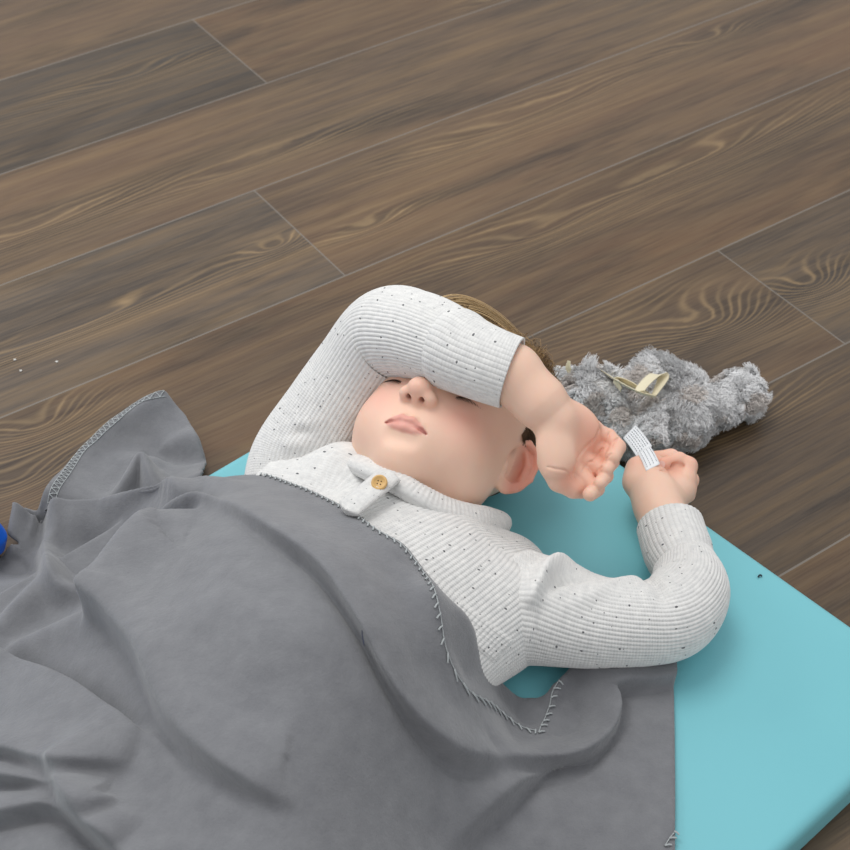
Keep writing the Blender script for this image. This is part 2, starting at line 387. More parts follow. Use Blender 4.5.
# folds: points (x, y, z, height); wl = width of the side on the left of travel (seen from above), wr = right side; over = sideways roll
FOLDS = [
 # roll parallel to the stitched hem
 dict(p=[(190,486,.06,.0),(225,501,.10,.007),(270,520,.15,.015),(330,556,.18,.020),(372,610,.19,.024),(402,668,.18,.026),(436,715,.13,.026),(472,742,.09,.018),(495,748,.07,.0)], wl=.028, wr=.007, over=-.006),
 # upper left boundary of the big panel
 dict(sh=1, p=[(90,606,.09,.022),(114,580,.10,.032),(146,546,.11,.032),(172,526,.12,.018),(200,514,.12,.005),(225,508,.15,0)], wl=.009, wr=.030, over=.006),
 # left boundary of the big panel running down
 dict(sh=1, p=[(92,608,.09,.018),(110,632,.12,.024),(136,664,.15,.024),(158,710,.165,.020),(180,742,.17,.020),(215,768,.18,.017),(252,785,.18,.013),(280,795,.18,.006),(300,795,.18,0)], wl=.026, wr=.007, over=-.006),
 # second fold, above the lower left swell
 dict(p=[(-60,640,.05,.010),(0,668,.07,.018),(45,690,.10,.022),(95,722,.13,.020),(140,748,.16,.008),(180,775,.17,0)], wl=.012, wr=.030, over=.004),
 # folds at the bottom left
 dict(p=[(-60,738,.09,.012),(0,738,.10,.016),(60,744,.12,.016),(108,754,.14,.010),(130,762,.14,0)], wl=.020, wr=.006, over=-.004),
 dict(p=[(-60,768,.09,.012),(0,766,.10,.014),(60,772,.12,.014),(100,784,.13,.012),(118,792,.13,0)], wl=.012, wr=.006, over=-.004),
 dict(p=[(-60,812,.09,.014),(0,800,.10,.016),(60,796,.12,.016),(115,812,.13,.012),(140,830,.13,0)], wl=.014, wr=.007, over=-.003),
 dict(p=[(62,746,.12,.012),(90,785,.14,.018),(118,820,.15,.020),(150,858,.16,.020),(190,920,.16,.012)], wl=.024, wr=.008, over=-.005),
 # flap on the floor at the upper left
 dict(p=[(192,480,.02,.018),(187,458,.02,.030),(172,425,.02,.026),(158,396,.02,.012)], wl=.018, wr=.010, over=-.002),
 dict(p=[(112,500,.04,.006),(126,478,.04,.028),(140,454,.03,.042),(148,470,.04,.034),(156,492,.05,.010)], wl=.014, wr=.011, over=0),
 dict(p=[(40,503,.03,.006),(75,458,.02,.006),(112,422,.02,.008),(156,394,.03,.006)], wl=.007, wr=.014, over=0),
 # band running right from the flap into the main panel
 dict(p=[(10,512,.03,.018),(50,508,.035,.018),(110,502,.045,.016),(160,492,.06,.016),(205,486,.08,.010),(250,492,.12,0)], wl=.010, wr=.020, over=.003),
 dict(p=[(28,524,.03,-.010),(36,530,.03,-.032),(42,538,.03,-.014)], wl=.010, wr=.010, over=0),
 dict(p=[(154,456,.01,-.012),(166,461,.01,-.024),(182,466,.01,-.012)], wl=.009, wr=.009, over=0),
 dict(p=[(136,540,.10,.0),(148,524,.10,.012),(164,508,.10,.020),(184,498,.11,.024),(202,497,.12,.020),(218,505,.13,.010),(238,518,.15,0)], wl=.0065, wr=.0065, over=0),
 dict(p=[(96,510,.05,0),(122,500,.05,.012),(150,495,.06,.016),(178,493,.07,.012),(204,491,.09,0)], wl=.012, wr=.006, over=0),
 dict(p=[(70,540,.04,0),(95,545,.04,-.012),(125,540,.05,-.012),(145,545,.06,0)], wl=.018, wr=.018, over=0),
 # loop at the left edge with its pocket
 dict(p=[(10,514,.03,.012),(9,538,.02,.016),(24,556,.01,.014),(44,552,.02,.006)], wl=.014, wr=.008, over=0),
 dict(p=[(46,520,.03,.012),(44,545,.03,.024),(52,575,.03,.026),(72,590,.05,.018),(85,590,.09,.006)], wl=.014, wr=.008, over=0),
 dict(p=[(-40,650,.03,.010),(0,622,.03,.016),(30,590,.03,.020),(46,560,.03,.008)], wl=.014, wr=.02, over=0),
 dict(p=[(-40,690,.04,.004),(0,655,.04,.012),(40,632,.06,.016),(84,612,.09,.014)], wl=.012, wr=.02, over=0),
 # hem ridge on the right
 dict(p=[(300,489,.15,.003),(350,514,.17,.004),(405,548,.18,.006),(427,577,.18,.012),(440,612,.165,.016),(446,648,.14,.018),(462,682,.11,.016),(476,696,.09,.014),(502,711,.07,.012),(536,729,.055,.009)], wl=.012, wr=.020, over=.0),
 # folds at the right on the mat
 dict(p=[(480,752,.06,.0),(510,748,.06,.015),(545,742,.055,.020),(580,735,.055,.020),(604,722,.055,.018),(612,700,.055,.018),(608,682,.055,.016),(620,672,.055,.016),(650,672,.05,.012),(674,668,.05,.010)], wl=.030, wr=.006, over=-.005),
 dict(p=[(440,850,.06,.0),(470,815,.06,.012),(505,782,.06,.016),(545,756,.055,.016),(585,745,.055,.010),(610,738,.05,0)], wl=.022, wr=.006, over=-.003),
 dict(p=[(560,680,.056,.010),(552,700,.055,.012),(545,722,.054,.010)], wl=.006, wr=.014, over=0),
 dict(p=[(400,850,.10,0),(440,790,.10,.008),(480,750,.08,.006)], wl=.03, wr=.03, over=0),
 dict(p=[(560,850,.05,0),(575,800,.05,.003),(600,760,.05,.004)], wl=.03, wr=.03, over=0),
 dict(p=[(230,640,.2,0),(300,620,.2,.004),(370,640,.2,0)], wl=.03, wr=.03, over=0),
 dict(p=[(220,720,.2,0),(290,690,.2,-.006),(370,700,.2,0)], wl=.03, wr=.03, over=0),
]
CREASE = .0045
def fold_apply(Q):
    h = np.zeros(len(Q)); disp = np.zeros((len(Q), 2))
    for f in FOLDS:
        pts = np.array([at(a, b, z)[:2] for a, b, z, _ in f['p']]); am = np.array([[q[3]] for q in f['p']])
        PA = catmull(np.hstack([pts, am]), len(pts)*6); P = PA[:, :2]; A = np.maximum(PA[:, 2], 0) if am.min() >= 0 else PA[:, 2]
        if f.get('sh'):        # the crest is drawn where the rolled edge ends up
            Tn = np.gradient(P, axis=0); Tn /= np.linalg.norm(Tn, axis=1)[:, None]+1e-9
            P = P-np.column_stack([-Tn[:, 1], Tn[:, 0]])*(np.sign(f['over'])*min(f['wl'], f['wr'])*1.1*np.clip(A/.018, 0, 1.3))[:, None]
        R = max(f['wl'], f['wr'])*3
        msk = (Q[:, 0] > P[:, 0].min()-R) & (Q[:, 0] < P[:, 0].max()+R) & (Q[:, 1] > P[:, 1].min()-R) & (Q[:, 1] < P[:, 1].max()+R)
        q = Q[msk]; best = np.full(len(q), 1e9); bd = np.zeros(len(q)); ba = np.zeros(len(q)); bn = np.zeros((len(q), 2)); endf = np.ones(len(q))
        for i in range(len(P)-1):
            a, b = P[i], P[i+1]; ab = b-a; L = np.linalg.norm(ab)+1e-9; t = ((q-a)@ab)/L**2; tc = np.clip(t, 0, 1)
            c = a+tc[:, None]*ab; v = q-c; dist = np.linalg.norm(v, axis=1)
            n = np.array([-ab[1], ab[0]])/L; s = (v@n)/(dist+1e-7)
            m = dist < best
            best[m] = dist[m]; bd[m] = s[m]; ba[m] = (A[i]+(A[i+1]-A[i])*tc)[m]; bn[m] = n
        wl, wr = f['wl'], f['wr']
        we = wr+(wl-wr)*(bd+1)/2
        h[msk] += ba*np.exp(-(best/we)**2)
        o = f['over']
        if o:
            sg = np.sign(o); wn = min(wl, wr); sd = bd*sg            # sd = 1 on the steep side, -1 on the other
            am_ = np.clip(ba/.018, 0, 1.3)
            h[msk] -= CREASE*am_*np.clip(sd*1.5-.5, 0, 1)*np.exp(-((best-wn*1.7)/(wn*.8))**2)
            wd = wn+(max(wl, wr)*.6-wn)*(1-sd)/2
            disp[msk] += bn*(sg*wn*1.25*am_*np.exp(-(best/wd)**2))[:, None]
    return h, disp
OUT = [(-140,760,.03),(-120,640,.02),(-30,568,.015),(0,558,.012),(20,544,.008),(8,534,.02),(8,522,.035),(18,510,.035),(40,503,.030),(56,478,.022),(75,455,.018),(92,437,.02),(112,419,.022),(135,403,.026),(158,392,.030),
 (168,408,.022),(178,430,.016),(186,448,.014),(190,462,.014),(188,476,.03),(200,480,.060),(235,475,.105),(265,473,.128),(300,485,.150),(350,509,.172),(378,530,.180),(405,545,.184),(430,576,.180),
 (453,600,.160),(478,630,.120),(489,654,.090),(494,674,.072),(510,690,.056),(518,696,.050),(530,698,.048),(545,694,.050),(553,684,.055),(560,678,.056),(575,660,.050),(600,640,.046),(640,630,.046),(674,640,.046),(675,668,.048),(675,760,.046),(675,850,.046),(675,960,.046),(650,1060,.046),(300,1150,.12),(-100,1000,.08)]
tw = None
def surf_h(Q): return base_h(Q)+fold_apply(Q)[0]
for it in range(4):      # settle the folds and the outline on the height the cloth really has there
    fh0, _ = fold_apply(cp[:, :2]); tz = cp[:, 2].copy(); tz[:NB] -= fh0[:NB]; tz[NB:] -= .35*np.maximum(fh0[NB:], 0)
    tw = tps_fit(cp[:, :2], tz)
    for f in FOLDS:
        Q = np.array([at(a, b, z)[:2] for a, b, z, _ in f['p']]); hh = np.clip(surf_h(Q), .004, .26)
        f['p'] = [(a, b, .4*z+.6*h_, A) for (a, b, z, A), h_ in zip(f['p'], hh)]
    Q = np.array([at(*q)[:2] for q in OUT]); hh = np.clip(surf_h(Q), .004, .26)
    OUT = [(a, b, .4*z+.6*h_) for (a, b, z), h_ in zip(OUT, hh)]
ow = np.array([at(*q)[:2] for q in OUT])
def inside(P, poly):
    r = np.zeros(len(P), bool); j = len(poly)-1
    for i in range(len(poly)):
        a, b = poly[i], poly[j]
        m = ((a[1] > P[:, 1]) != (b[1] > P[:, 1])) & (P[:, 0] < (b[0]-a[0])*(P[:, 1]-a[1])/(b[1]-a[1]+1e-12)+a[0]); r ^= m; j = i
    return r
def dens(poly, n):
    q = np.vstack([poly, poly[:1]]); return np.vstack([np.linspace(q[i], q[i+1], n, endpoint=False) for i in range(len(poly))])
od = catmull(np.vstack([ow, ow[:1]]), len(ow)*12)
GS = .0021
lo = od.min(0)-.01; hi = od.max(0)+.01
gx = np.arange(lo[0], hi[0], GS); gy = np.arange(lo[1], hi[1], GS)
G = np.stack(np.meshgrid(gx, gy, indexing='ij'), -1).reshape(-1, 2); nx, ny = len(gx), len(gy)
ins = inside(G, od)
Fq = grid_faces(nx, ny, False)[:, ::-1].copy()
Fq = Fq[ins[Fq].sum(1) >= 3]
used = np.unique(Fq); remap = -np.ones(len(G), int); remap[used] = np.arange(len(used)); Fq = remap[Fq]; G = G[used]
# snap the border to the outline
cnt = {}
E = np.sort(np.vstack([Fq[:, [0, 1]], Fq[:, [1, 2]], Fq[:, [2, 3]], Fq[:, [3, 0]]]), axis=1)
Eu, ec = np.unique(E, axis=0, return_counts=True); bv = np.unique(Eu[ec == 1])
dd = dens(od, 4)
for i in bv:
    G[i] = dd[np.argmin(((dd-G[i])**2).sum(1))]
bh = base_h(G); fh, fd = fold_apply(G)
# damp folds' height very near the free edge lying on child or mat is kept small
from_edge = np.min(np.linalg.norm(G[:, None, :]-dd[None, ::10], axis=2), axis=1) if len(G) < 1 else None
def vnoise(P, sc, seed):
    r = np.random.default_rng(seed); k = r.normal(size=(10, 2))*sc; ph = r.uniform(0, 6.28, 10)
    return np.sin(P@k.T+ph).mean(1)
z = bh+fh+vnoise(G, 45, 1)*.0022+vnoise(G, 120, 2)*.0006
# rest on mat / floor
rel = G-C0; um = -(rel@e1); vm = rel@e2
onmat = (um > 0) & (vm > 0) & (vm < MW)
dm = np.minimum(np.minimum(um, vm), MW-vm)
dg = np.clip((dm+.016)/.020, 0, 1); ground = .0035+MT*(dg*dg*(3-2*dg))
z = np.maximum(z, ground)
BV = np.column_stack([G+fd, z])
# child body below keeps its own room (see body heights further down)
blanket_mat = fleece_mat()
bl = mesh_np('blanket', BV, Fq, blanket_mat)
so = bl.modifiers.new('thickness', 'SOLIDIFY'); so.thickness = .0028; so.offset = -1
tag(bl, 'grey fleece blanket with whip-stitched hem draped over the child', 'blanket')
BN = np.zeros((len(BV), 3), np.float32); bl.data.vertices.foreach_get('normal', BN.ravel()) if False else None
nn = np.array([v.normal[:] for v in bl.data.vertices])
def onb(p2):
    d = ((G-p2)**2).sum(1); j = np.argsort(d)[:4]; w_ = 1/(d[j]+1e-8); w_ /= w_.sum()
    off = p2-(G[j]*w_[:, None]).sum(0)
    p = (BV[j]*w_[:, None]).sum(0); p[:2] += off; n = nn[j].mean(0)
    return p, n/np.linalg.norm(n)
def hem(name, pts, inward, pitch, width, rad, zig, parent):
    pts = [tuple(q) for q in pts]
    for it in range(3): pts = [(a, b, float(onb(at(a, b, z)[:2])[0][2])) for a, b, z in pts]
    P = catmull(np.array([at(*q)[:2] for q in pts]), 400)
    L = np.concatenate([[0], np.cumsum(np.linalg.norm(np.diff(P, axis=0), axis=1))]); n = int(L[-1]/pitch)
    ss = np.linspace(0, L[-1], n*2+1); Q = np.column_stack([np.interp(ss, L, P[:, i]) for i in range(2)])
    T = np.gradient(Q, axis=0); T /= np.linalg.norm(T, axis=1)[:, None]; Nn = np.column_stack([-T[:, 1], T[:, 0]])*inward
    A = [onb(q+n_*.0006) for q, n_ in zip(Q, Nn)]; B = [onb(q+n_*width) for q, n_ in zip(Q, Nn)]
    A = [p+n_*.0008 for p, n_ in A]; B = [p+n_*.0008 for p, n_ in B]
    parts = []
    edge_path = np.array([A[i] for i in range(len(A))])
    parts.append(tubes(catmull(edge_path, len(edge_path)*2)[None], np.full((1, len(edge_path)*2), rad*.8), 5))
    if zig:
        zz = np.array([A[i] if i % 2 == 0 else B[i] for i in range(len(A))])
        parts.append(tubes(np.array([[zz[i], (zz[i]+zz[i+1])/2+np.array([0, 0, .0008]), zz[i+1]] for i in range(len(zz)-1)]), np.full((len(zz)-1, 3), rad), 5))
        inn = np.array(B); parts.append(tubes(inn[None], np.full((1, len(inn)), rad*.9), 5))
    else:
        seg = np.array([[A[i]-[0, 0, .001], A[i]+[0, 0, .001], (A[i]+B[min(i+1, len(B)-1)])/2+np.array([0, 0, .0012]), B[min(i+1, len(B)-1)]] for i in range(0, len(A), 2)])
        parts.append(tubes(seg, np.full((len(seg), 4), rad*1.25), 6))
    Vh, Fh, _ = join_parts(parts)
    return mesh_np(name, Vh, Fh, THREAD, parent)
THREAD = simple('pale_grey_thread', srgb(172, 177, 178), .8)
h1 = hem('hem_stitching', [(46,497,.030),(57,478,.024),(75,455,.02),(92,437,.022),(112,419,.025),(135,403,.028),(157,393,.03)], -1, .0062, .0070, .00045, True, bl)
h2 = hem('hem_stitching', [(262,474,.128),(300,487,.150),(350,512,.172),(378,531,.180),(405,548,.186),(427,577,.190),(440,612,.185),(446,648,.160),(460,680,.13),(476,695,.11),(502,711,.085),(535,729,.064)], -1, .0072, .0042, .00060, False, bl)
h3 = hem('hem_stitching', [(537,731,.06),(548,708,.064),(552,692,.066),(558,681,.066)], -1, .0066, .0045, .00060, False, bl)
h4 = hem('hem_stitching', [(664,846,.048),(669,838,.048),(674,832,.048)], -1, .0066, .0045, .0006, False, bl)

# ================================================================== CHILD
HM = np.array([[.895, .407, -.18], [-.435, .886, -.161], [.093, .223, .97]])
HM = HM/np.linalg.norm(HM, axis=0); HC = np.array([.0152, 1.030, .1259])
def hw(p): return HM@np.asarray(p, float)+HC
# ---- head
hd = Field((-.085, -.12, -.10), (.10, .13, .118), .0012)
hd.ell((0, .042, -.010), (.069, .072, .083), .0)
hd.ell((0, .030, .020), (.064, .066, .062), .03)
hd.ell((0, -.008, .026), (.056, .060, .056), .03)
hd.ell((0, -.036, .026), (.047, .036, .046), .025)
hd.ell((0, -.060, .058), (.020, .016, .018), .022)
for s in (-1, 1):
    hd.ell((s*.031, -.024, .050), (.027, .027, .026), .018)
    hd.ell((s*.045, -.030, .018), (.017, .03, .03), .02)
hd.ell((0, -.037, .066), (.026, .022, .019), .014)
for s in (-1, 1):
    hd.ell((s*.031, .015, .093), (.017, .012, .014), .014, 'cut')
    hd.ell((s*.030, .015, .0625), (.0145, .0125, .0155), .004)
hd.cap((0, .021, .074), (0, -.006, .093), .0082, .0088, .010)
hd.ell((0, -.0085, .0968), (.0094, .0086, .0090), .007)
for s in (-1, 1): hd.ell((s*.0108, -.0125, .0898), (.0068, .0064, .0080), .0045)
hd.cap((0, -.015, .0945), (0, -.018, .086), .0032, .004, .003)
for s in (-1, 1):
    hd.cap((s*.0062, -.0225, .0955), (s*.0060, -.009, .0905), .0028, .0024, .0012, 'cut')
hd.cap((0, -.025, .091), (0, -.033, .0895), .0016, .0022, .004, 'cut')
# lips
mz = lambda x: .0870-26*x*x
for s in (-1, 1):
    hd.chain([(s*.0195, -.0405, .0785), (s*.013, -.0375, .0825), (s*.0050, -.0348, .0852), (0, -.0362, .0856)], [.0014, .0028, .0036, .0034], .003)
    hd.chain([(s*.0185, -.0422, .0785), (s*.010, -.0430, .0828), (0, -.0437, .0845)], [.0016, .0032, .0036], .003)
    hd.chain([(s*.0205, -.0415, .0800), (s*.014, -.0402, .0852), (s*.006, -.0388, .0885), (0, -.0396, .0890)], [.0008, .0011, .0013, .0013], .0014, 'cut')
hd.cap((-.010, -.0535, .086), (.010, -.0535, .086), .004, .004, .010, 'cut')
# ears
for s in (1, -1):
    ax = np.array([[s*-.05, .97, .20], [s*.76, .17, -.62], [s*.64, -.12, .75]]); ax = ax/np.linalg.norm(ax, axis=1)[:, None]
    c0 = np.array([s*.0712, .0, .001]); SE = .90
    P = lambda a, b, c: c0+SE*(a*ax[0]+(b*1.18+.0015)*ax[1]+c*ax[2])
    hd.ell(c0, (.0245, .0192, .0056), .004, axes=ax)
    hd.ell(P(-.019, -.004, .001), (.010, .0085, .0048), .004, axes=ax)
    hd.ell(P(.001, -.002, .0062), (.0170, .0118, .0082), .0016, 'cut', axes=ax)
    hd.ell(P(-.004, -.001, .004), (.0090, .0062, .0070), .002, 'cut', axes=ax)
    rim = [P(-.002, -.012, .003), P(.012, -.013, .0055), P(.023, -.007, .006), P(.0275, .003, .005), P(.022, .0125, .0045), (P(.009, .0165, .004)), P(-.006, .015, .0035), P(-.017, .009, .002)]
    hd.chain(rim, [.0020, .0026, .0028, .0028, .0027, .0025, .0024, .0024], .0020)
    hd.chain([P(.016, .004, .003), P(.005, .0085, .0035), P(-.008, .007, .0035)], [.0016, .0024, .0024], .003)
    hd.ell(P(-.006, -.0105, .0045), (.0055, .0032, .0035), .003, axes=ax)
    hd.ell(P(-.002, -.003, .0045), (.0070, .0045, .0060), .002, 'cut', axes=ax)
# neck
nk0 = np.array([0, -.01, -.022]); nk1 = HM.T@(np.array([-.020, .925, .098])-HC)
hd.cap(nk0, nk1, .039, .041, .018)
hv, hf = hd.mesh()
def sm(x, a, b): t = np.clip((x-a)/(b-a), 0, 1); return t*t*(3-2*t)
lin = lambda *c: np.array(srgb(*c)[:3])
def blend(col, f, c): return col*(1-f[:, None])+c*f[:, None]
def gauss(p, c, r): return np.exp(-(((p-np.array(c))/np.array(r))**2).sum(1))
SK = lin(236, 201, 179)
col = np.tile(SK, (len(hv), 1))
col = blend(col, .55*gauss(hv, (.037, -.014, .062), (.020, .020, .03)), lin(226, 138, 126))
col = blend(col, .50*gauss(hv, (-.037, -.014, .062), (.020, .020, .03)), lin(226, 138, 126))
col = blend(col, .35*gauss(hv, (0, -.012, .100), (.014, .010, .012)), lin(226, 150, 132))
eary = (np.abs(hv[:, 0]) > .066)*sm(np.abs(hv[:, 0]), .068, .078)
col = blend(col, .75*eary*sm(hv[:, 2], .03, -.0), lin(222, 138, 118))
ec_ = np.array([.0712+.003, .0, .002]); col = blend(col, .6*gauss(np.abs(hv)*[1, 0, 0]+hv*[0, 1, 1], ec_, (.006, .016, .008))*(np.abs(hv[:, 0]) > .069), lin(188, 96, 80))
x = hv[:, 0]; lipline = -.0395-.0045*np.clip(np.abs(x)/.02, 0, 1)**2
up_ed = np.interp(np.abs(x), [0, .005, .012, .020], [-.0335, -.0318, -.0350, -.0405]); lo_ed = np.interp(np.abs(x), [0, .008, .015, .0200], [-.0470, -.0464, -.0446, -.0418])
lip = sm(hv[:, 1], lo_ed-.001, lo_ed+.001)*sm(hv[:, 1], up_ed+.001, up_ed-.001)*(np.abs(x) < .0205)*(hv[:, 2] > .072)
col = blend(col, .6*lip, lin(212, 128, 126))
col = blend(col, .6*lip*sm(hv[:, 2], .088, .084)*(np.abs(hv[:, 1]+.040) < .002), lin(150, 60, 60))
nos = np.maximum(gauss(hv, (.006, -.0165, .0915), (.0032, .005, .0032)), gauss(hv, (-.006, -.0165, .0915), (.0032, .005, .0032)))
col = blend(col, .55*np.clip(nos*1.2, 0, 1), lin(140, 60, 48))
brow = np.exp(-((hv[:, 1]-.030-.006*np.cos(np.clip((np.abs(x)-.03)/.02, -1.5, 1.5)))/.0028)**2)*sm(np.abs(x), .010, .016)*sm(np.abs(x), .050, .042)*(hv[:, 2] > .03)
col = blend(col, .6*brow, lin(128, 96, 66))
# scalp where the hair is cropped short
hair_line = sm(hv[:, 1]*1.0-hv[:, 2]*.55, .028, .040)
side = sm(hv[:, 2]-.6*(hv[:, 1]-.02), .030, .012)*sm(hv[:, 1]+.35*hv[:, 2], .004, .026)*(1-sm(np.abs(x), .066, .070))
side = np.maximum(side, sm(hv[:, 1], .019, .028)*sm(hv[:, 2], .022, .008))
hair_m = np.clip(np.maximum(hair_line*sm(hv[:, 1], .05, .075), side*(1-eary)), 0, 1)
col = blend(col, .85*hair_m, lin(96, 74, 54))
head_part = (hv@HM.T+HC, hf, col)

# ---- arms and hands
def hand_colour(V, tips, creases):
    c = np.tile(SK, (len(V), 1))
    for p, r in tips: c = blend(c, .55*np.exp(-(np.linalg.norm(V-p, axis=1)/r)**2), lin(224, 142, 118))
    for p, r in creases: c = blend(c, .30*np.exp(-(np.linalg.norm(V-p, axis=1)/r)**2), lin(206, 128, 102))
    return c
# right forearm across the eyes, palm up
rf = Field(np.minimum(at(440, 350, .20), at(640, 520, .12))-np.array([.03, .06, .07]), np.array([.215, 1.12, .30]), .0010)
RZ = lambda x, y, z, c=0: at(x, y, z, c)
wr_ = [RZ(448, 349, .240), RZ(512, 374, .238), RZ(540, 402, .224), RZ(556, 421, .212)]
rf.chain(wr_, [.022, .0235, .0205, .0170], .012)
for kx, ky, kz, r_ in ((592, 431, .192, .0105), (586, 444, .188, .0100), (579, 455, .184, .0100), (570, 465, .182, .0105)):
    rf.cap(wr_[3], RZ(kx, ky, kz), .0150, r_, .007)
pn = CAM-RZ(570, 445, .19); pn /= np.linalg.norm(pn)
pl_ = RZ(590, 455, .182)-wr_[3]; pl_ -= (pl_@pn)*pn; pl_ /= np.linalg.norm(pl_); pax = np.array([pl_, np.cross(pn, pl_), pn])
# thenar and hypothenar pads
rf.cap(wr_[3], RZ(556, 468, .190), .0150, .0120, .008)
rf.ell(RZ(556, 453, .196, .008), (.0170, .0120, .0070), .012, axes=pax)
rf.ell(RZ(581, 421, .203, .008), (.0180, .0110, .0060), .012, axes=pax)
# fingers: knuckle, first joint, second joint, tip (little finger at the top of the picture, index at the bottom)
FG = [[(594,432,.190,.002),(608,437,.184,.008),(618,447,.180,.013),(613,457,.180,.017)],
      [(588,445,.186,.002),(603,451,.179,.009),(612,462,.174,.014),(607,469,.175,.018)],
      [(581,457,.182,.002),(596,466,.175,.009),(606,476,.170,.014),(600,483,.172,.018)],
      [(572,467,.179,.002),(585,479,.171,.009),(597,489,.166,.013),(590,494,.168,.016)]]
FR = [[.0085, .0074, .0068, .0066], [.0078, .0070, .0062, .0058], [.0080, .0070, .0062, .0056], [.0082, .0072, .0064, .0062]]
for q, r in zip(FG, FR):
    P_ = [RZ(*p) for p in q]
    rf.cap(P_[0], P_[1], r[0], r[1], .0014); rf.cap(P_[1], P_[2], r[1], r[2], .0006); rf.cap(P_[2], P_[3], r[2], r[3], .0010)
# thumb along the lower edge of the palm
TH = [RZ(551, 462, .190), RZ(560, 480, .178, .003), RZ(573, 488, .170, .005), RZ(581, 491, .165, .006)]
rf.chain(TH, [.0115, .0098, .0080, .0066], .004)
# palm lines
def surf(F_, x, y):
    """first point of the sculpted surface met when looking at image point (x, y)"""
    d = at(x, y, 0)-CAM; d /= np.linalg.norm(d); t = .95
    while t < 1.7:
        p = CAM+d*t; i = ((p-F_.lo)/F_.res).round().astype(int)
        if (i >= 0).all() and (i < F_.n).all():
            v = F_.d[tuple(i)]
            if v < 0: return p
            t += max(v*.8, .0006)
        else: t += .003
    return None
def crease(F_, pts, r=.0007, k=.0018):
    P_ = catmull(np.array(pts, float), len(pts)*4); Q_ = [surf(F_, x, y) for x, y in P_]; Q_ = [q for q in Q_ if q is not None]
    F_.chain(Q_, r, k, 'cut')
crease(rf, [(548, 467), (557, 469), (566, 471), (571, 479)], .0004, .0014)
crease(rf, [(570, 479), (574, 468), (579, 456), (586, 447), (596, 438), (600, 428)])
rf.ell(RZ(590, 467, .176), (.010, .010, .008), .006)
rf.ell(RZ(600, 455, .180), (.008, .008, .007), .005)
rf.ell(RZ(595, 474, .172), (.007, .007, .006), .003)
for c_ in ([(603, 450), (606, 441), (610, 432)], [(593, 462), (600, 452), (603, 448)], [(581, 473), (588, 463), (593, 461)], [(611, 449), (614, 442), (619, 438)], [(604, 464), (608, 456), (611, 454)], [(594, 478), (598, 470), (602, 467)]):
    crease(rf, c_, .0005, .0012)
rv, rfq = rf.mesh()
rc = hand_colour(rv, [(RZ(614,453,.172,.01), .014), (RZ(609,468,.167,.01), .013), (RZ(604,480,.165,.01), .013), (RZ(592,492,.163,.01), .014), (RZ(590,436,.19,.012), .022), (RZ(570,485,.18,.01), .012)],
    [(RZ(572,472,.185,.012), .012), (RZ(577,425,.20,.012), .012), (RZ(598,452,.18,.01), .010), (RZ(590,465,.175,.01), .010)])
right_part = (rv, rfq, rc)
# left arm lying on the mat, fist round the toy's label
LZ = RZ
lf = Field(np.array([.165, .93, .035]), np.array([.275, 1.13, .135]), .0010)
lf.chain([LZ(678, 560, .078), LZ(668, 530, .080), LZ(659, 508, .080), LZ(656, 496, .080)], [.022, .0215, .0205, .0195], .01)
lf.chain([LZ(654, 494, .082), LZ(651, 482, .082)], [.0195, .0175], .010)
lf.ell(LZ(640, 480, .080), (.0150, .0190, .0150), .009)
lf.chain([LZ(670, 502, .074), LZ(680, 488, .072), LZ(684, 474, .074)], [.0140, .0130, .0110], .010)
lf.ell(LZ(662, 480, .070), (.018, .016, .014), .010)
# index folded over, nail showing at its tip
lf.chain([LZ(686, 478, .080), LZ(688, 466, .082, .003), LZ(679, 460, .083, .007)], [.0095, .0085, .0075], .003)
lf.chain([LZ(679, 460, .083, .007), LZ(664, 464, .083, .010)], [.0074, .0062], .0015)
lf.chain([LZ(680, 466, .070), LZ(671, 458, .070), LZ(655, 458, .070)], [.009, .0082, .0068], .003)
lf.chain([LZ(686, 482, .062), LZ(684, 468, .060), LZ(670, 463, .060)], [.0090, .0082, .007], .003)
lf.chain([LZ(686, 494, .060), LZ(690, 480, .056), LZ(680, 470, .054)], [.0090, .008, .007], .003)
# thumb
lf.chain([LZ(636, 482, .082), LZ(638, 468, .082, .004), LZ(648, 461, .080, .006), LZ(657, 462, .078, .006)], [.0120, .0098, .0080, .0064], .005)
lf.ell(LZ(676, 466, .078, .016), (.008, .003, .004), .002, 'cut')
lf.ell(LZ(673, 470, .078, .004), (.011, .009, .009), .003)
lf.chain([LZ(655, 474, .084, .020), LZ(666, 470, .084, .019), LZ(678, 470, .083, .017)], .0010, .003, 'cut')
lv, lfq = lf.mesh()
lc = hand_colour(lv, [(LZ(664,462,.084,.012), .013), (LZ(690,460,.084), .014), (LZ(658,453,.07), .014), (LZ(640,470,.085), .016), (LZ(690,480,.07), .016)], [(LZ(672,468,.078,.012), .010), (LZ(660,476,.08,.015), .010)])
left_part = (lv, lfq, lc)
# ---- torso and legs below the clothes and the blanket
AX = np.array([.53, .848, 0]); AX /= np.linalg.norm(AX); LX = np.array([AX[1], -AX[0], 0])      # towards the head, towards the child's left
SH = np.array([-.020, .925, 0])
ARM = .7
def bp(a, l, zz): return SH+AX*a+LX*l+np.array([0, 0, zz])
bf_ = Field((-.62, .0, .035), (.27, 1.13, .24), .0045)
bax = np.array([LX, AX, [0, 0, 1]])
bf_.ell(bp(-.06, 0, .092), (.092, .11, .046), 0, axes=bax)
bf_.ell(bp(-.17, 0, .090), (.085, .12, .044), .03, axes=bax)
bf_.ell(bp(-.26, .01, .084), (.078, .07, .040), .03, axes=bax)
bf_.cap(bp(-.02, 0, .095), HC+np.array([0, -.02, -.01]), .036, .038, .02)
Rsh = at(312, 462, .098); Rel = at(385, 342, .205); Lsh = at(540, 610, .080); Lel = at(690, 622, .078)
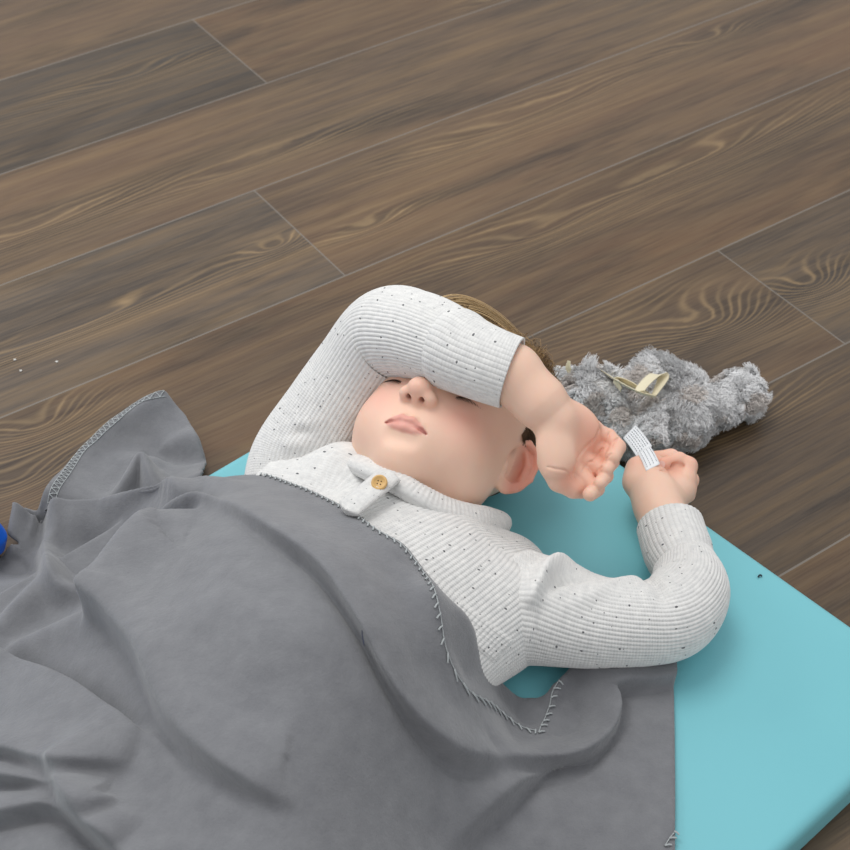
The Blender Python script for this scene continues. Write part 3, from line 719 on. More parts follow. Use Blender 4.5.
bf_.chain([bp(-.03, -.06, .095), at(303, 464, .10), at(361, 371, .168), at(390, 338, .205), at(416, 336, .228), wr_[0]], [.030, .024, .020, .019, .018, .018], .010)
bf_.chain([bp(-.03, .06, .085), Lsh, Lel, LZ(675, 550, .078)], [.030, .024, .017, .017], .010)
for s, sp in ((-1, -.05), (1, .05)):
    bf_.chain([bp(-.28, sp, .084), bp(-.44, sp*1.2, .070), bp(-.60, sp*1.1, .060)], [.036, .025, .017], .02)
    bf_.ell(bp(-.62, sp*1.1, .058), (.017, .022, .018), .012, axes=bax)
bvv, bff = bf_.mesh()
body_part = (bvv, bff, np.tile(SK, (len(bvv), 1)))
# clip the coarse arms and neck out of the sculpted head and hands: keep only what clothes cover
PV, PF, PC = join_parts([head_part, right_part, left_part, body_part])
SKIN = skin_mat()
child = mesh_np('child', PV, PF, SKIN, colors={'tone': PC})
tag(child, 'child asleep on the turquoise mat, arm over eyes, in a speckled pale knit sweater', 'person')
# fingernails
def patch(name, c, ax1, ax2, nrm, a, b, mat, parent, bulge=.0006):
    V_ = [c+nrm*bulge]; F_ = []
    for i in range(16):
        t_ = i*math.pi/8; V_.append(c+ax1*a*math.cos(t_)+ax2*b*math.sin(t_))
    for i in range(16): F_.append((0, 1+i, 1+(i+1) % 16))
    return mesh_np(name, np.array(V_), F_, mat, parent)
nailm = simple('nail', srgb(238, 205, 196), .25)
vd = CAM-at(662, 462, .09); vd /= np.linalg.norm(vd)
nc = at(661.5, 464.5, .083, .0158); naxis = at(676, 458, .084)-at(661, 463, .084); naxis = naxis-(naxis@vd)*vd; naxis /= np.linalg.norm(naxis)
nrm_ = vd*.85-naxis*.5; nrm_ /= np.linalg.norm(nrm_); a1 = naxis-(naxis@nrm_)*nrm_; a1 /= np.linalg.norm(a1)
tag(patch('fingernail', nc, a1, np.cross(nrm_, a1), nrm_, .0040, .0033, nailm, child), 'pale pink fingernail')
# eyelashes
lash = simple('lash', srgb(58, 40, 30), .6)
for s in (1, -1):
    paths = []
    for i in range(34):
        f = -1+2*i/33; xx = s*.0305+f*.0150; yy = .0112-.0045*(1-f*f)
        zf = .0785-.012*f*f*(1 if f*s > 0 else .6)
        p0 = hw((xx, yy, zf-.0005)); p1 = hw((xx+f*.0015, yy-.003, zf+.0015)); p2 = hw((xx+f*.003, yy-.0055, zf+.002))
        paths.append([p0, p1, p2])
    lr = np.tile([.0004, .0003, .0001], (len(paths), 1)); tv, tf_ = tubes(np.array(paths), lr, 3)
    mesh_np('eyelashes', tv, tf_, lash, child)

# ---- hair
def head_surf(dirs):
    """march outwards on the head field"""
    o = np.array([0, .03, -.005]); t = np.full(len(dirs), .11)
    for _ in range(60):
        p = o+dirs*t[:, None]; ix = np.clip(((p-hd.lo)/hd.res).round().astype(int), 0, hd.n-1)
        d = hd.d[ix[:, 0], ix[:, 1], ix[:, 2]]; t -= np.clip(d, -.01, .05)*.7
    return o+dirs*t[:, None]
dirs = rng.normal(size=(60000, 3)); dirs /= np.linalg.norm(dirs, axis=1)[:, None]
sp = head_surf(dirs)
line = sp[:, 1]-.50*sp[:, 2]
top = (line > .040) & (sp[:, 1] > .035) & (sp[:, 2] > -.07)
tp = sp[top][:4200]; td = dirs[top][:4200]
K = 9; paths = np.zeros((len(tp), K, 3))
lenf = rng.uniform(.030, .062, len(tp))*np.clip(sm(tp[:, 1], .04, .09)+.25, 0, 1)
clump = rng.normal(size=(24, 3))*.35
cdirs = rng.normal(size=(24, 3)); cdirs /= np.linalg.norm(cdirs, axis=1)[:, None]
ci = np.argmax(td@cdirs.T, axis=1)
flow = np.array([.75, .22, .62])+clump[ci]*.55+rng.normal(size=(len(tp), 3))*.16
p = tp.copy(); dr = td*.9+flow*.9
for j in range(K):
    paths[:, j] = p
    dr = dr/np.linalg.norm(dr, axis=1)[:, None]
    step = (lenf/(K-1))[:, None]; p = p+dr*step
    o = np.array([0, .035, -.008]); q = (p-o)/np.array([.074, .079, .092]); rr = np.linalg.norm(q, axis=1)[:, None]
    lift = .02+.012*(ci % 3)[:, None]*.4
    want = 1.0+lift*2.6
    dr = dr*1.0+flow*.35-(q/rr)*np.clip((rr-want), -.2, .4)*3.2-np.array([0, 0, .05])
rad_ = np.linspace(.00042, .00012, K)[None]*rng.uniform(.7, 1.25, (len(tp), 1))
hv1, hf1 = tubes(paths@HM.T+HC, rad_, 3)
tone_ = rng.uniform(0, 1, len(tp))**1.2; tone_ = np.clip(tone_*.7+.3*(rng.uniform(size=24)[ci]), 0, 1)
hc1 = np.repeat(lin(96, 70, 44)[None]*(1-tone_[:, None])+lin(186, 152, 104)[None]*tone_[:, None], K*3, axis=0)
# the long locks pushed up by the arm
na = 1500; outer = np.array([at(*q) for q in [(424,297,.212),(450,293,.222),(478,303,.215),(506,323,.200),(530,350,.178),(549,384,.148)]])
inner = np.array([at(*q) for q in [(440,332,.224),(462,328,.222),(486,334,.212),(508,350,.196),(526,374,.172),(538,396,.150)]])
KL = 14; lk = np.zeros((na, KL, 3)); r2 = np.random.default_rng(11)
grp = r2.integers(0, 16, na); gw = r2.uniform(0, 1, 16); g0 = r2.uniform(0, .35, 16); gl = r2.uniform(.5, .8, 16); gz = r2.normal(size=16)*.006
oc = catmull(outer, 60); ic = catmull(inner, 60)
for i in range(na):
    g = grp[i]; wq = np.clip(gw[g]+r2.normal()*.09, 0, 1); a0 = np.clip(g0[g]+r2.normal()*.05, 0, 1); b0 = min(1, a0+gl[g]*r2.uniform(.75, 1.1))
    idx = np.linspace(a0, b0, KL)*59; ii = np.minimum(idx.astype(int), 58); ft = (idx-ii)[:, None]
    po_ = oc[ii]*(1-ft)+oc[ii+1]*ft; pi_ = ic[ii]*(1-ft)+ic[ii+1]*ft
    ww = wq-.35*np.linspace(1, 0, KL)**2*wq*.5; ww = np.clip(ww, 0, 1)[:, None]
    lk[i] = pi_*(1-ww)+po_*ww+np.array([0, 0, 1])*(gz[g]+r2.normal()*.0012)-np.array([0, 0, .016])*(1-ww)*r2.uniform()+r2.normal(size=3)*.0006
hv3, hf3 = tubes(lk, np.linspace(.00042, .00015, KL)[None]*r2.uniform(.7, 1.3, (na, 1)), 3)
t3 = np.clip(gw[grp]*.4+r2.uniform(0, .6, na), 0, 1); hc3 = np.repeat(lin(84, 60, 38)[None]*(1-t3[:, None])+lin(222, 190, 140)[None]*t3[:, None], KL*3, axis=0)
# cropped hair at the sides and back
lm = (sp[:, 2] < .020) & (sp[:, 1] > -.020) & (line > -.02) & ~top & (np.abs(sp[:, 0]) < .0730)
ear_zone = (np.abs(sp[:, 0]) > .055) & (np.abs(sp[:, 1]+.004) < .026) & (sp[:, 2] > -.022)
lm &= ~ear_zone & (sp[:, 1]+.35*sp[:, 2] > .008)
lp = sp[lm][:9000]; ld = dirs[lm][:9000]
fl2 = np.array([0, -.8, -.5]); pth = np.stack([lp-ld*.001, lp+ld*.0020+fl2*.0025, lp+ld*.0028+fl2*.007], 1)+rng.normal(size=(len(lp), 3, 3))*.0005
hv2, hf2 = tubes(pth@HM.T+HC, np.tile([.00035, .0003, .0001], (len(lp), 1)), 3)
t2 = rng.uniform(size=len(lp)); hc2 = np.repeat(lin(66, 48, 34)[None]*(1-t2[:, None])+lin(122, 95, 66)[None]*t2[:, None], 9, axis=0)
# under-cap so the scalp does not show
hcap = Field((-.085, .0, -.11), (.085, .13, .10), .002)
hcap.ell((0, .042, -.010), (.0705, .0745, .0845), 0); hcap.ell((0, .034, .020), (.0655, .0675, .0630), .03)
cut_n = np.array([0, 1, -.50])
XX = hcap.ax[0][:, None, None]; YY = hcap.ax[1][None, :, None]; ZZ = hcap.ax[2][None, None, :]
hcap.d = np.maximum(hcap.d, -(YY-.50*ZZ-.044)/1.118).astype(np.float32)
cv, cf = hcap.mesh(); cc = np.tile(lin(98, 72, 46), (len(cv), 1))
HV, HF, HCc = join_parts([(hv1, hf1, hc1), (hv2, hf2, hc2), (hv3, hf3, hc3), (cv@HM.T+HC, cf, cc)])
hair = mesh_np('hair', HV, HF, attr_mat('light_brown_hair', 'tone', .45, Specular_IOR_Level=.5), child, colors={'tone': HCc})
tag(hair, 'light brown straight hair, cropped short at the sides')

# ---- sweater
KNIT = knit_mat()
RIB = .0036
def ribs(v, N): return np.abs(np.cos(np.pi*N*v))**.55
def rib_tube(name, pts, radii, parent, up=(0, 0, 1), pitch=RIB, depth=.0011, twist=0.0, n_al=220, wr=None, per=7, caps=False, close_end=None, thick=False, ridges=()):
    """ribbed knitted tube; radii = [(across, up)] along the path"""
    P = catmull(pts, n_al); R = catmull(radii, n_al); T, Nn, B = frames(P, up)
    circ = 2*np.pi*np.mean(R); N = max(8, int(circ/pitch)); nv = N*per
    v = np.arange(nv)/nv; L = np.concatenate([[0], np.cumsum(np.linalg.norm(np.diff(P, axis=0), axis=1))])
    th = 2*np.pi*v
    TH_ = th[None, :]; u = (L/L[-1])[:, None]
    rb = ribs(v[None, :]+twist*u, N)*depth
    ra = R[:, :1]+0*TH_; rb_ = R[:, 1:2]+0*TH_
    dvec = np.cos(TH_)[..., None]*B[:, None]*ra[..., None]+np.sin(TH_)[..., None]*Nn[:, None]*rb_[..., None]
    S_ = P[:, None]+dvec
    nr = np.cos(TH_)[..., None]*B[:, None]/ra[..., None]+np.sin(TH_)[..., None]*Nn[:, None]/rb_[..., None]
    nr /= np.linalg.norm(nr, axis=2, keepdims=True)
    w_ = np.zeros(S_.shape[:2])
    for (q, A, wd) in ridges:
        q = catmull(np.array(q), 30); A = np.interp(np.linspace(0, 1, 30), np.linspace(0, 1, len(A)), A)
        best = np.full(w_.shape, 1e9); am = np.zeros(w_.shape)
        for i in range(30):
            d = np.linalg.norm(S_-q[i], axis=2); m = d < best; best[m] = d[m]; am[m] = A[i]
        w_ += am*np.exp(-(best/wd)**2)
    S_ = S_+nr*(rb[..., None]+w_[..., None])
    V_ = S_.reshape(-1, 3); F_ = grid_faces(n_al, nv, True)
    uv = np.stack([(v[None, :]+twist*u)*circ+0*u, L[:, None]+0*TH_], -1).reshape(-1, 2)+len(bpy.data.meshes)*.37
    o = mesh_np(name, V_, F_, KNIT, parent, uv=uv)
    if thick:
        m_ = o.modifiers.new('thickness', 'SOLIDIFY'); m_.thickness = .0022; m_.offset = -1
    return o
tf = Field(np.array([-.34, .60, .035]), np.array([.17, 1.07, .20]), .003)
tf.ell(bp(-.10, 0, .096), (.118, .165, .078), 0, axes=bax)
tf.ell(bp(-.22, .01, .088), (.096, .09, .056), .03, axes=bax)
tf.ell(bp(-.02, .03, .092), (.095, .08, .066), .03, axes=bax)
tf.chain([bp(-.06, .085, .084), bp(.0, .095, .082), bp(.046, .080, .076)], [.044, .044, .037], .025)
tf.ell(at(345, 474, .128), (.034, .030, .026), .03)
tf.chain([bp(-.06, -.085, .084), bp(.0, -.10, .084), bp(.01, -.13, .088)], [.046, .046, .040], .025)
def field_at(f, p):
    ix = np.clip(((p-f.lo)/f.res), 0, np.array(f.n)-1.001); i = ix.astype(int); t = ix-i
    o = 0
    for a_ in (0, 1):
        for b_ in (0, 1):
            for c_ in (0, 1):
                w_ = (t[..., 0] if a_ else 1-t[..., 0])*(t[..., 1] if b_ else 1-t[..., 1])*(t[..., 2] if c_ else 1-t[..., 2])
                o = o+w_*f.d[i[..., 0]+a_, i[..., 1]+b_, i[..., 2]+c_]
    return o
def torso_shell(n_a=230, N=150, per=7):
    aa = np.linspace(-.24, .082, n_a); nv = N*per
    # angles spaced by arc length of a flat oval so that the ribs keep their width
    t0 = np.linspace(0, 2*np.pi, 4000); ox, oz = .115*np.cos(t0), .062*np.sin(t0)
    s0_ = np.concatenate([[0], np.cumsum(np.hypot(np.diff(ox), np.diff(oz)))]); vs = np.arange(nv)/nv
    tt = np.interp(vs*s0_[-1], s0_, t0); dl, dz = .115*np.cos(tt), .062*np.sin(tt)
    nrm_ = np.hypot(dl, dz); dl /= nrm_; dz /= nrm_
    cl = np.interp(aa, [-.3, -.05, .02, .082], [0, 0, .02, .075]); cz = np.interp(aa, [-.3, .02, .082], [.092, .086, .078])
    O = SH+aa[:, None]*AX+cl[:, None]*LX; O[:, 2] = cz
    Dv = dl[:, None]*LX+dz[:, None]*np.array([0, 0, 1.])
    lo_ = np.zeros((n_a, nv)); hi_ = np.full((n_a, nv), .16)
    for r_ in np.linspace(.002, .16, 60)[::-1]:
        d_ = field_at(tf, O[:, None]+Dv[None]*r_); ins_ = (d_ < 0) & (lo_ == 0); lo_[ins_] = r_
    hi_ = lo_+.0028
    for _ in range(12):
        md = (lo_+hi_)/2; d_ = field_at(tf, O[:, None]+Dv[None]*md[..., None]); lo_ = np.where(d_ < 0, md, lo_); hi_ = np.where(d_ < 0, hi_, md)
    for _ in range(3): lo_[1:-1] = (lo_[:-2]+lo_[1:-1]*2+lo_[2:])/4
    R_ = lo_+ribs(vs[None], N)*.0013
    V_ = O[:, None]+Dv[None]*R_[..., None]
    uv = np.stack([vs[None]*s0_[-1]+0*aa[:, None], aa[:, None]+0*vs[None]], -1).reshape(-1, 2)
    return mesh_np('sweater', V_.reshape(-1, 3), grid_faces(n_a, nv, True), KNIT, child, uv=uv)
sw = torso_shell()
tag(sw, 'pale grey rib-knit sweater flecked with dark specks')
# left sleeve
lsl = [at(472, 585, .088), at(505, 606, .088), at(540, 612, .086), at(590, 622, .083), (at(640, 622, .082)), at(673, 615, .082), at(689, 592, .081), at(686, 570, .080), at(681, 558, .080)]
lsr = [(.036, .034), (.049, .044), (.0455, .043), (.0385, .037), (.0365, .036), (.036, .036), (.0340, .034), (.0285, .030), (.0240, .025)]
rid = [([at(533, 596, .13), at(548, 572, .128), at(570, 562, .12), at(596, 572, .11)], [.011, .014, .011, .003], .008),
       ([at(536, 606, .135), at(556, 582, .13), at(585, 578, .12)], [-.011, -.011, -.003], .005),
       ([at(636, 572, .10), at(660, 590, .118), at(668, 612, .122)], [-.007, -.006, -.002], .006),
       ([at(560, 610, .13), at(600, 590, .12), at(640, 575, .11)], [.003, .004, .003], .007),
       ([at(512, 560, .13), at(535, 552, .125), at(552, 556, .12)], [.004, .006, .003], .008)]
s1 = rib_tube('sleeve', lsl, lsr, sw, n_al=260, twist=.16, ridges=rid)
c1 = rib_tube('cuff', [at(684, 566, .080), at(679, 554, .080), at(674, 540, .080), at(670, 526, .080)], [(.0240, .0255), (.0272, .0280), (.0272, .027), (.0270, .0260)], sw, n_al=80, pitch=.0044, depth=.0011, thick=True)
# right sleeve over the face
rsl = [at(285, 505, .080), at(300, 462, .100), at(331, 412, .135), at(361, 371, .168), at(390, 337, .205), at(416, 335, .228), at(444, 344, .239), at(460, 352, .240)]
rsr = [(.040, .038), (.045, .044), (.0425, .042), (.0425, .042), (.0435, .043), (.0385, .038), (.0340, .0345), (.0285, .0290)]
ridr = [([at(385, 395, .20), at(410, 378, .235), at(440, 380, .24)], [-.003, -.005, -.002], .008),
        ([at(300, 425, .15), at(330, 420, .17), at(358, 415, .165)], [.002, .004, .003], .008),
        ([at(290, 445, .14), at(325, 440, .155), at(356, 436, .15)], [.003, .005, .004], .007),
        ([at(300, 432, .15), at(330, 430, .16), at(358, 425, .155)], [-.003, -.004, -.003], .005)]
s2 = rib_tube('sleeve', rsl, rsr, sw, up=(.55, -.3, .75), n_al=260, twist=-.05, ridges=ridr)
c2 = rib_tube('cuff', [at(444, 345, .238), at(454, 349, .240), at(470, 357, .241), at(492, 366, .241), at(512, 373, .239)], [(.0290, .0295), (.0322, .0328), (.0305, .0305), (.0285, .029), (.0280, .028)], sw, up=(.55, -.3, .75), n_al=80, pitch=.0044, depth=.0011, thick=True)
# collar
cop = [at(346, 458, .132), at(360, 464, .150), at(376, 472, .163), at(396, 482, .168), at(420, 496, .164), at(445, 509, .153), at(470, 517, .139), at(488, 521, .123), at(500, 528, .100), hw((.055, -.058, -.050)), hw((.0, -.066, -.060)), hw((-.05, -.05, -.045)), at(338, 446, .105), at(346, 458, .132)]
def band(name, pts, half_w, half_t, parent, pitch=.0042, depth=.0010, n=320, outward=None):
    P = catmull(pts, n); T, Nn, B = frames(P, (0, 0, 1)); ends = np.ones(n) if np.allclose(P[0], P[-1]) else np.clip(np.sin(np.linspace(0, np.pi, n))*4, .0, 1)**.5; half_w = (half_w*ends)[:, None]; L = np.concatenate([[0], np.cumsum(np.linalg.norm(np.diff(P, axis=0), axis=1))])
    m = 28; th = np.arange(m)*2*np.pi/m
    wdir = np.tile(np.asarray(outward, float), (n, 1)); wdir -= (wdir*T).sum(1)[:, None]*T; wdir /= np.linalg.norm(wdir, axis=1)[:, None]; tdir = np.cross(T, wdir)
    sq = lambda a: np.sign(a)*np.abs(a)**.7
    rb = ribs((L/L[-1])[:, None], L[-1]/pitch)*depth
    V_ = P[:, None]+wdir[:, None]*(sq(np.cos(th))[None, :]*half_w)[..., None]+tdir[:, None]*((sq(np.sin(th))[None, :])*(half_t+rb))[..., None]
    uv = np.stack([L[:, None]+0*th[None], th[None]*.022+0*L[:, None]], -1).reshape(-1, 2)
    return mesh_np(name, V_.reshape(-1, 3), grid_faces(n, m, True), KNIT, parent, uv=uv)
col_o = band('collar', cop, .0120, .0065, sw, outward=-AX*1.0+np.array([0, 0, .30]))
# button placket and button
pk = [at(392, 474, .179), at(380, 483, .182), at(362, 498, .183), at(345, 512, .182)]
pl = band('placket', pk, .0110, .0030, sw, outward=LX, pitch=.0042, n=90, depth=.0006)
def disc(name, c, n_, r, t, mat, parent, holes=True):
    bm = bmesh.new(); prof = [(0, t*.55), (r*.62, t*.55), (r*.74, t), (r*.9, t), (r, t*.6), (r, .0002), (0, 0)]
    q = Vector(n_).to_track_quat('Z', 'Y').to_matrix(); V_ = []; F_ = []; m = 32
    for (rr, h) in prof:
        for i in range(m):
            v = q@Vector((rr*math.cos(i*2*math.pi/m), rr*math.sin(i*2*math.pi/m), h)); V_.append(np.array(v)+c)
    F_ = grid_faces(len(prof), m, True)
    o = mesh_np(name, np.array(V_), F_, mat, parent)
    return o, q
bn = np.array([-.12, -.42, .9]); bn /= np.linalg.norm(bn)
t = NT('light_wood'); co = t.n('ShaderNodeTexCoord').outputs['Object']
wood_b = t.set(Base_Color=t.mix(t.noise(t.mapv(co, (200, 1200, 400)), 1, 3), srgb(196, 152, 88), srgb(226, 188, 124)), Roughness=.45)
bc = at(379.5, 483, .1865)
but, q = disc('button', bc, bn, .0068, .0026, wood_b, sw)
tag(but, 'round light wooden button with four holes')
Vh = []; 
hp = []
for a_, b_ in ((1, 1), (1, -1), (-1, 1), (-1, -1)):
    p0 = bc+np.array(q@Vector((a_*.0013, b_*.0013, .0014))); p1 = bc+np.array(q@Vector((a_*.0013, b_*.0013, .00165))); hp.append([p0, p1])
hv_, hf_ = tubes(np.array(hp), np.full((4, 2), .00055), 10)
caps = []
for k_ in range(4):
    base = k_*20; caps.append([base+10+i for i in range(10)])
me = mesh_np('button_hole', hv_, [tuple(f) for f in hf_]+[tuple(c_) for c_ in caps], simple('dark_hole', srgb(60, 40, 24), .8), but); me.parent = sw
# chest pocket
def on_torso(x, y, z0):
    return at(x, y, z0)
pq = [(462, 600), (514, 640), (494, 664), (440, 620)]
NPu, NPv = 200, 30
dg = bpy.context.evaluated_depsgraph_get(); from mathutils.bvhtree import BVHTree
sme = sw.data; bvh = BVHTree.FromPolygons([v.co for v in sme.vertices], [p.vertices for p in sme.polygons])
Vp = []; uvp = []
for i in range(NPu):
    for j in range(NPv):
        a_, b_ = i/(NPu-1), j/(NPv-1)
        xy = (1-a_)*(1-b_)*np.array(pq[0])+a_*(1-b_)*np.array(pq[1])+a_*b_*np.array(pq[2])+(1-a_)*b_*np.array(pq[3])
        d = Vector(at(xy[0], xy[1], 0)-CAM).normalized(); hit = bvh.ray_cast(Vector(CAM), d)
        hp_ = np.array(hit[0]) if hit[0] is not None else at(xy[0], xy[1], .1)
        edge_ = min(1, min(i/4, (NPu-1-i)/4, j/3, (NPv-1-j)/3))
        Vp.append(hp_+np.array([0, -.3, .9])*(.0016*edge_+.0009*float(ribs(np.array(b_), 6))*edge_)); uvp.append((a_*.06, b_*.03))
po = mesh_np('pocket', np.array(Vp), grid_faces(NPu, NPv, False), KNIT, sw, uv=np.array(uvp)+3.3)

# ================================================================== PLUSH RABBIT
rab = root('plush_rabbit', tuple(at(655, 425, 0)))
tag(rab, 'grey curly plush toy with a cream ribbon beside the mat corner', 'soft toy')
inv = np.array(rab.location)
def plush(name, prims, nf, length=.0085, seed=1, k=.008, straight=0.0):
    P = np.array([p[0] for p in prims]); Rm = max(max(p[1]) for p in prims)
    f = Field(P.min(0)-Rm-.012, P.max(0)+Rm+.012, .0020)
    for p in prims: f.ell(p[0], p[1], k, axes=(p[2] if len(p) > 2 else None))
    f.d = np.maximum(f.d, (.004-f.ax[2])[None, None, :]).astype(np.float32)
    v, q = f.mesh(); r = np.random.default_rng(seed)
    a = v[q[:, 0]]; n = np.cross(v[q[:, 1]]-a, v[q[:, 3]]-a); nl = np.linalg.norm(n, axis=1)[:, None]+1e-12; n = n/nl
    g = f; cc = a-n*.004; ix = np.clip(((a+n*.004-f.lo)/f.res).round().astype(int), 0, f.n-1)
    if f.d[ix[:, 0], ix[:, 1], ix[:, 2]].mean() < 0: n = -n; q = q[:, ::-1]
    pick = r.choice(len(q), nf, replace=True); base = a[pick]+r.normal(size=(nf, 3))*.0008; nn_ = n[pick]
    cl = r.normal(size=(90, 3)); cdx = np.argmin(((base[:, None]-base[r.integers(0, nf, 90)][None])**2).sum(2), axis=1)
    K = 7; paths = np.zeros((nf, K, 3)); cw = cl[cdx]*.55
    A = np.cross(nn_, cl[cdx]+.3*r.normal(size=(nf, 3))); A /= np.linalg.norm(A, axis=1)[:, None]; B = np.cross(nn_, A)
    ph = r.uniform(0, 6.28, nf)[:, None]*.25; ln = length*r.uniform(.7, 1.15, nf)[:, None]
    for j in range(K):
        t_ = j/(K-1); c_ = (1-straight)*.0021*t_
        paths[:, j] = base+nn_*ln*t_*.72+cw*ln*.75*t_**1.5+A*c_*np.cos(ph+t_*8)+B*c_*np.sin(ph+t_*8)-np.array([0, 0, .0015])*t_
    paths[..., 2] = np.maximum(paths[..., 2], .0008)
    rad = np.linspace(.00050, .00022, K)[None]*r.uniform(.8, 1.3, (nf, 1))
    tv, tf = tubes(paths, rad, 3)
    tn = r.uniform(0, 1, nf)[:, None]*.75+r.uniform(0, 1, 90)[cdx][:, None]*.25
    cc = lin(216, 216, 217)*(1-tn)+lin(254, 254, 254)*tn
    br = (np.sin(base[:, 0]*95+seed)*np.sin(base[:, 1]*110+seed*2)*np.sin(base[:, 2]*120+1) > .28)[:, None]*.38
    cc = cc*(1-br)+lin(188, 164, 142)*br
    Vv, Ff, Cc = join_parts([(v, q, np.tile(lin(200, 197, 194), (len(v), 1))), (tv, tf, np.repeat(cc, K*3, axis=0))])
    o = mesh_np(name, Vv-inv, Ff, FUR, rab, colors={'tone': Cc}); return o
FUR = attr_mat('grey_plush_fur', 'tone', .85, Sheen_Weight=.2, Specular_IOR_Level=.2)
tag(plush('head', [(at(588, 404, .034), (.034, .034, .030)), (at(566, 398, .028), (.026, .028, .024)), (at(606, 400, .034), (.020, .028, .026))], 15000, seed=1), 'round grey curly head')
plush('ear', [(at(612, 400, .048), (.010, .022, .012)), (at(620, 418, .046), (.009, .020, .010)), (at(626, 434, .038), (.008, .014, .010))], 4500, .007, seed=5)
plush('body', [(at(676, 402, .038), (.034, .036, .032)), (at(656, 388, .038), (.026, .032, .032)), (at(682, 420, .034), (.028, .026, .028))], 20000, seed=2)
plush('belly', [(at(640, 410, .030), (.026, .040, .026)), (at(630, 430, .022), (.022, .028, .020))], 8000, .009, seed=3, straight=.8)
plush('arm', [(at(654, 420, .058), (.009, .030, .009)), (at(644, 434, .050), (.008, .018, .009))], 3500, .006, seed=6)
plush('leg', [(at(714, 406, .026), (.022, .020, .018)), (at(738, 394, .026), (.024, .024, .021), )], 10000, seed=4)
# ribbon
RIBM = simple('cream_satin', srgb(222, 212, 180), .45, Sheen_Weight=.3)
def ribbon(name, pts, wd, parent, up, n=40, m=7):
    P = catmull(pts, n); T = np.gradient(P, axis=0); T /= np.linalg.norm(T, axis=1)[:, None]
    W = catmull(up, n); W = W-(W*T).sum(1)[:, None]*T; W /= np.linalg.norm(W, axis=1)[:, None]
    wv = np.asarray(wd); wv = np.interp(np.linspace(0, 1, n), np.linspace(0, 1, len(wv)), wv)
    V_ = P[:, None]+W[:, None]*(np.linspace(-1, 1, m)[None, :]*wv[:, None]/2)[..., None]
    N_ = np.cross(T, W); V_ = V_+N_[:, None]*(.0010*np.cos(np.linspace(-1, 1, m)*1.5))[None, :, None]
    o = mesh_np(name, V_.reshape(-1, 3)-inv, grid_faces(n, m, False), RIBM, parent)
    md = o.modifiers.new('t', 'SOLIDIFY'); md.thickness = .0007; return o
rb1 = ribbon('neck_ribbon', [at(604, 372, .060), at(622, 383, .076), at(640, 392, .084), at(656, 396, .084)], [.013, .016, .015, .010], rab, [(-.3, -.6, .75)]*4)
ribbon('bow_loop', [at(652, 397, .078), at(640, 390, .090), at(655, 374, .086), at(663, 378, .080), at(654, 396, .080)], [.005, .010, .014, .013, .005], rab, [(.75, -.35, .3)]*5, n=60)
ribbon('bow_loop', [at(652, 397, .078), at(630, 384, .078), at(616, 380, .074), at(622, 390, .072)], [.005, .010, .010, .006], rab, [(.3, -.6, .75)]*4, n=50)
ribbon('ribbon_tail', [at(572, 376, .058), at(568, 368, .066), at(569, 361, .072)], [.005, .005, .002], rab, [(1, -.2, .3)]*3, n=20)
# sewn-in label
TAGM = simple('white_satin_label', srgb(236, 238, 240), .4)
def label_quad(name, q, zz, txt_rows):
    """q: four image corners (start-left, start-right, end-right, end-left), zz: heights"""
    c = [at(a, b, h) for (a, b), h in zip(q, zz)]; n, m = 12, 6; V_ = []
    for i in range(n):
        for j in range(m):
            a_, b_ = i/(n-1), j/(m-1); V_.append((1-a_)*(1-b_)*c[0]+(1-a_)*b_*c[1]+a_*b_*c[2]+a_*(1-b_)*c[3]+np.array([0, 0, .0012])*math.sin(a_*math.pi))
    o = mesh_np(name, np.array(V_)-inv, grid_faces(n, m, False), TAGM, rab); md = o.modifiers.new('t', 'SOLIDIFY'); md.thickness = .0005; md.offset = 0
    ink = []; nrm = np.cross(c[3]-c[0], c[1]-c[0]); nrm /= np.linalg.norm(nrm); nrm *= np.sign(nrm[2])
    r = random.Random(3)
    for b_ in np.linspace(.16, .86, txt_rows):
        a_ = .10
        while a_ < .86:
            w_ = r.uniform(.025, .075); a2 = min(a_+w_, .9)
            pt = lambda A_, B_: (1-A_)*(1-B_)*c[0]+(1-A_)*B_*c[1]+A_*B_*c[2]+A_*(1-B_)*c[3]+np.array([0, 0, .0012])*math.sin(A_*math.pi)+nrm*.0009
            ink.append([pt(a_, b_-.02), pt(a_, b_+.02), pt(a2, b_+.02), pt(a2, b_-.02)]); a_ = a2+r.uniform(.02, .045)
    Vi = np.array(ink).reshape(-1, 3)-inv; Fi = np.arange(len(Vi)).reshape(-1, 4)
    mesh_np('printed_lines', Vi, Fi, simple('label_ink', srgb(120, 124, 132), .8), o, smooth=False)
    return o
label_quad('sewn_label', [(623, 438), (635.5, 425), (652, 446), (638, 459)], [.080, .080, .092, .092], 6)
label_quad('sewn_label', [(637.5, 453), (650, 446), (660, 464), (646, 471)], [.0935, .0935, .100, .100], 4)

# ================================================================== BLUE CUSHION at the left edge
bmx = bmesh.new(); bmesh.ops.create_cube(bmx, size=1)
for v in bmx.verts: v.co = Vector((v.co.x*.34, v.co.y*.30, v.co.z*.062))
bmesh.ops.subdivide_edges(bmx, edges=bmx.edges[:], cuts=14, use_grid_fill=True)
for v in bmx.verts:
    x_, y_ = v.co.x/.17, v.co.y/.15; pf = (1-abs(x_)**4)*(1-abs(y_)**4)
    v.co.z *= (.55+.45*pf)
    v.co.x *= 1-.05*(abs(v.co.z)/.031)*abs(x_)**6-.04*y_*y_*abs(x_); v.co.y *= 1-.05*(abs(v.co.z)/.031)*abs(y_)**6-.04*x_*x_*abs(y_)
me = bpy.data.meshes.new('cushion'); bmx.to_mesh(me); bmx.free()
for p_ in me.polygons: p_.use_smooth = True
BLUEV = vinyl_mat('bright_blue_vinyl', srgb(10, 96, 214), srgb(14, 104, 222), .35)
me.materials.append(BLUEV)
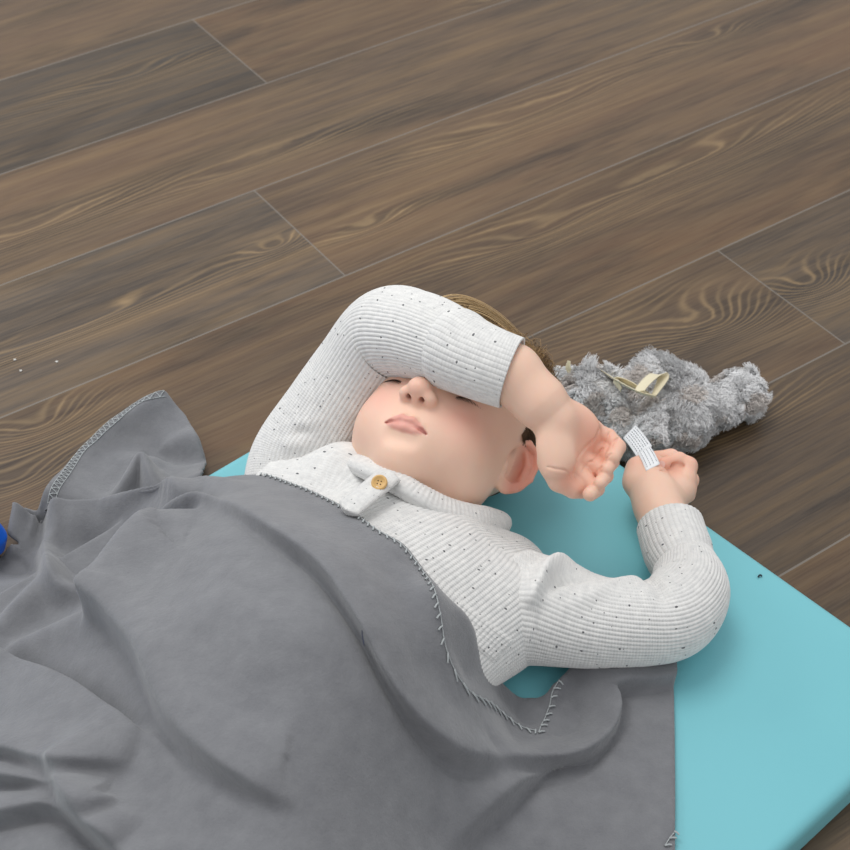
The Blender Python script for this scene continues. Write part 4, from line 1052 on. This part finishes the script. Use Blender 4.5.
cu = bpy.data.objects.new('cushion', me); C.objects.link(cu)
q = at(24, 547, .02)[:2]-e1*.17-e2*.15; cu.location = (q[0], q[1], .032); cu.rotation_euler = (0, 0, MAZ)
ss_ = cu.modifiers.new('s', 'SUBSURF'); ss_.levels = 1; ss_.render_levels = 2
tag(cu, 'bright blue vinyl cushion at the left beside the blanket', 'cushion')

# ================================================================== LINT
def lint(pts, r, col, label, name='thread'):
    v_, f_ = strand(pts, r, 14, 5); o = mesh_np(name, v_, f_, simple(name+'_fibre', col, .9)); tag(o, label, 'lint'); return o
lint([at(758, 577, .0415), at(760, 575, .0422), at(762, 576, .0415)], .0008, srgb(40, 50, 60), 'tiny dark fleck of fluff on the bare turquoise mat', 'fluff')

pb_, nb_ = onb(at(374, 640, .2)[:2])
up_ = at(372, 630, .2)-at(374, 650, .2)
lint([pb_-up_*.5+nb_*.0012, pb_+nb_*.002, pb_+up_*.5+nb_*.0012], .0004, srgb(44, 50, 74), 'fine dark blue thread stuck to the middle of the grey blanket')
pb_, nb_ = onb(at(107, 489, .05)[:2])
lint([pb_-[.001, 0, 0]+nb_*.001, pb_+nb_*.0016, pb_+[.001, .001, 0]+nb_*.001], .0006, srgb(40, 40, 46), 'tiny dark fleck of fluff on the blanket beside its corner flap', 'fluff')
for (x_, y_, lb) in ((15, 360, 'tiny pale crumb on the floor, leftmost of three by the left frame edge'), (21, 371, 'tiny pale crumb on the floor, lowest of three by the left frame edge'), (57, 362, 'tiny pale crumb on the floor above the knotted board')):
    bm = bmesh.new(); bmesh.ops.create_icosphere(bm, subdivisions=2, radius=.0013)
    for v in bm.verts: v.co = Vector((v.co.x*1.2, v.co.y, v.co.z*.5))*(1+.15*math.sin(v.co.x*4000))
    me = bpy.data.meshes.new('crumb'); bm.to_mesh(me); bm.free(); me.materials.append(bpy.data.materials.get('crumb_white') or simple('crumb_white', srgb(215, 213, 208), .8))
    o = bpy.data.objects.new('crumb', me); C.objects.link(o); o.location = Vector(at(x_, y_, 0))+Vector((0, 0, .0006)); tag(o, lb, 'crumb', 'crumbs on the floor')
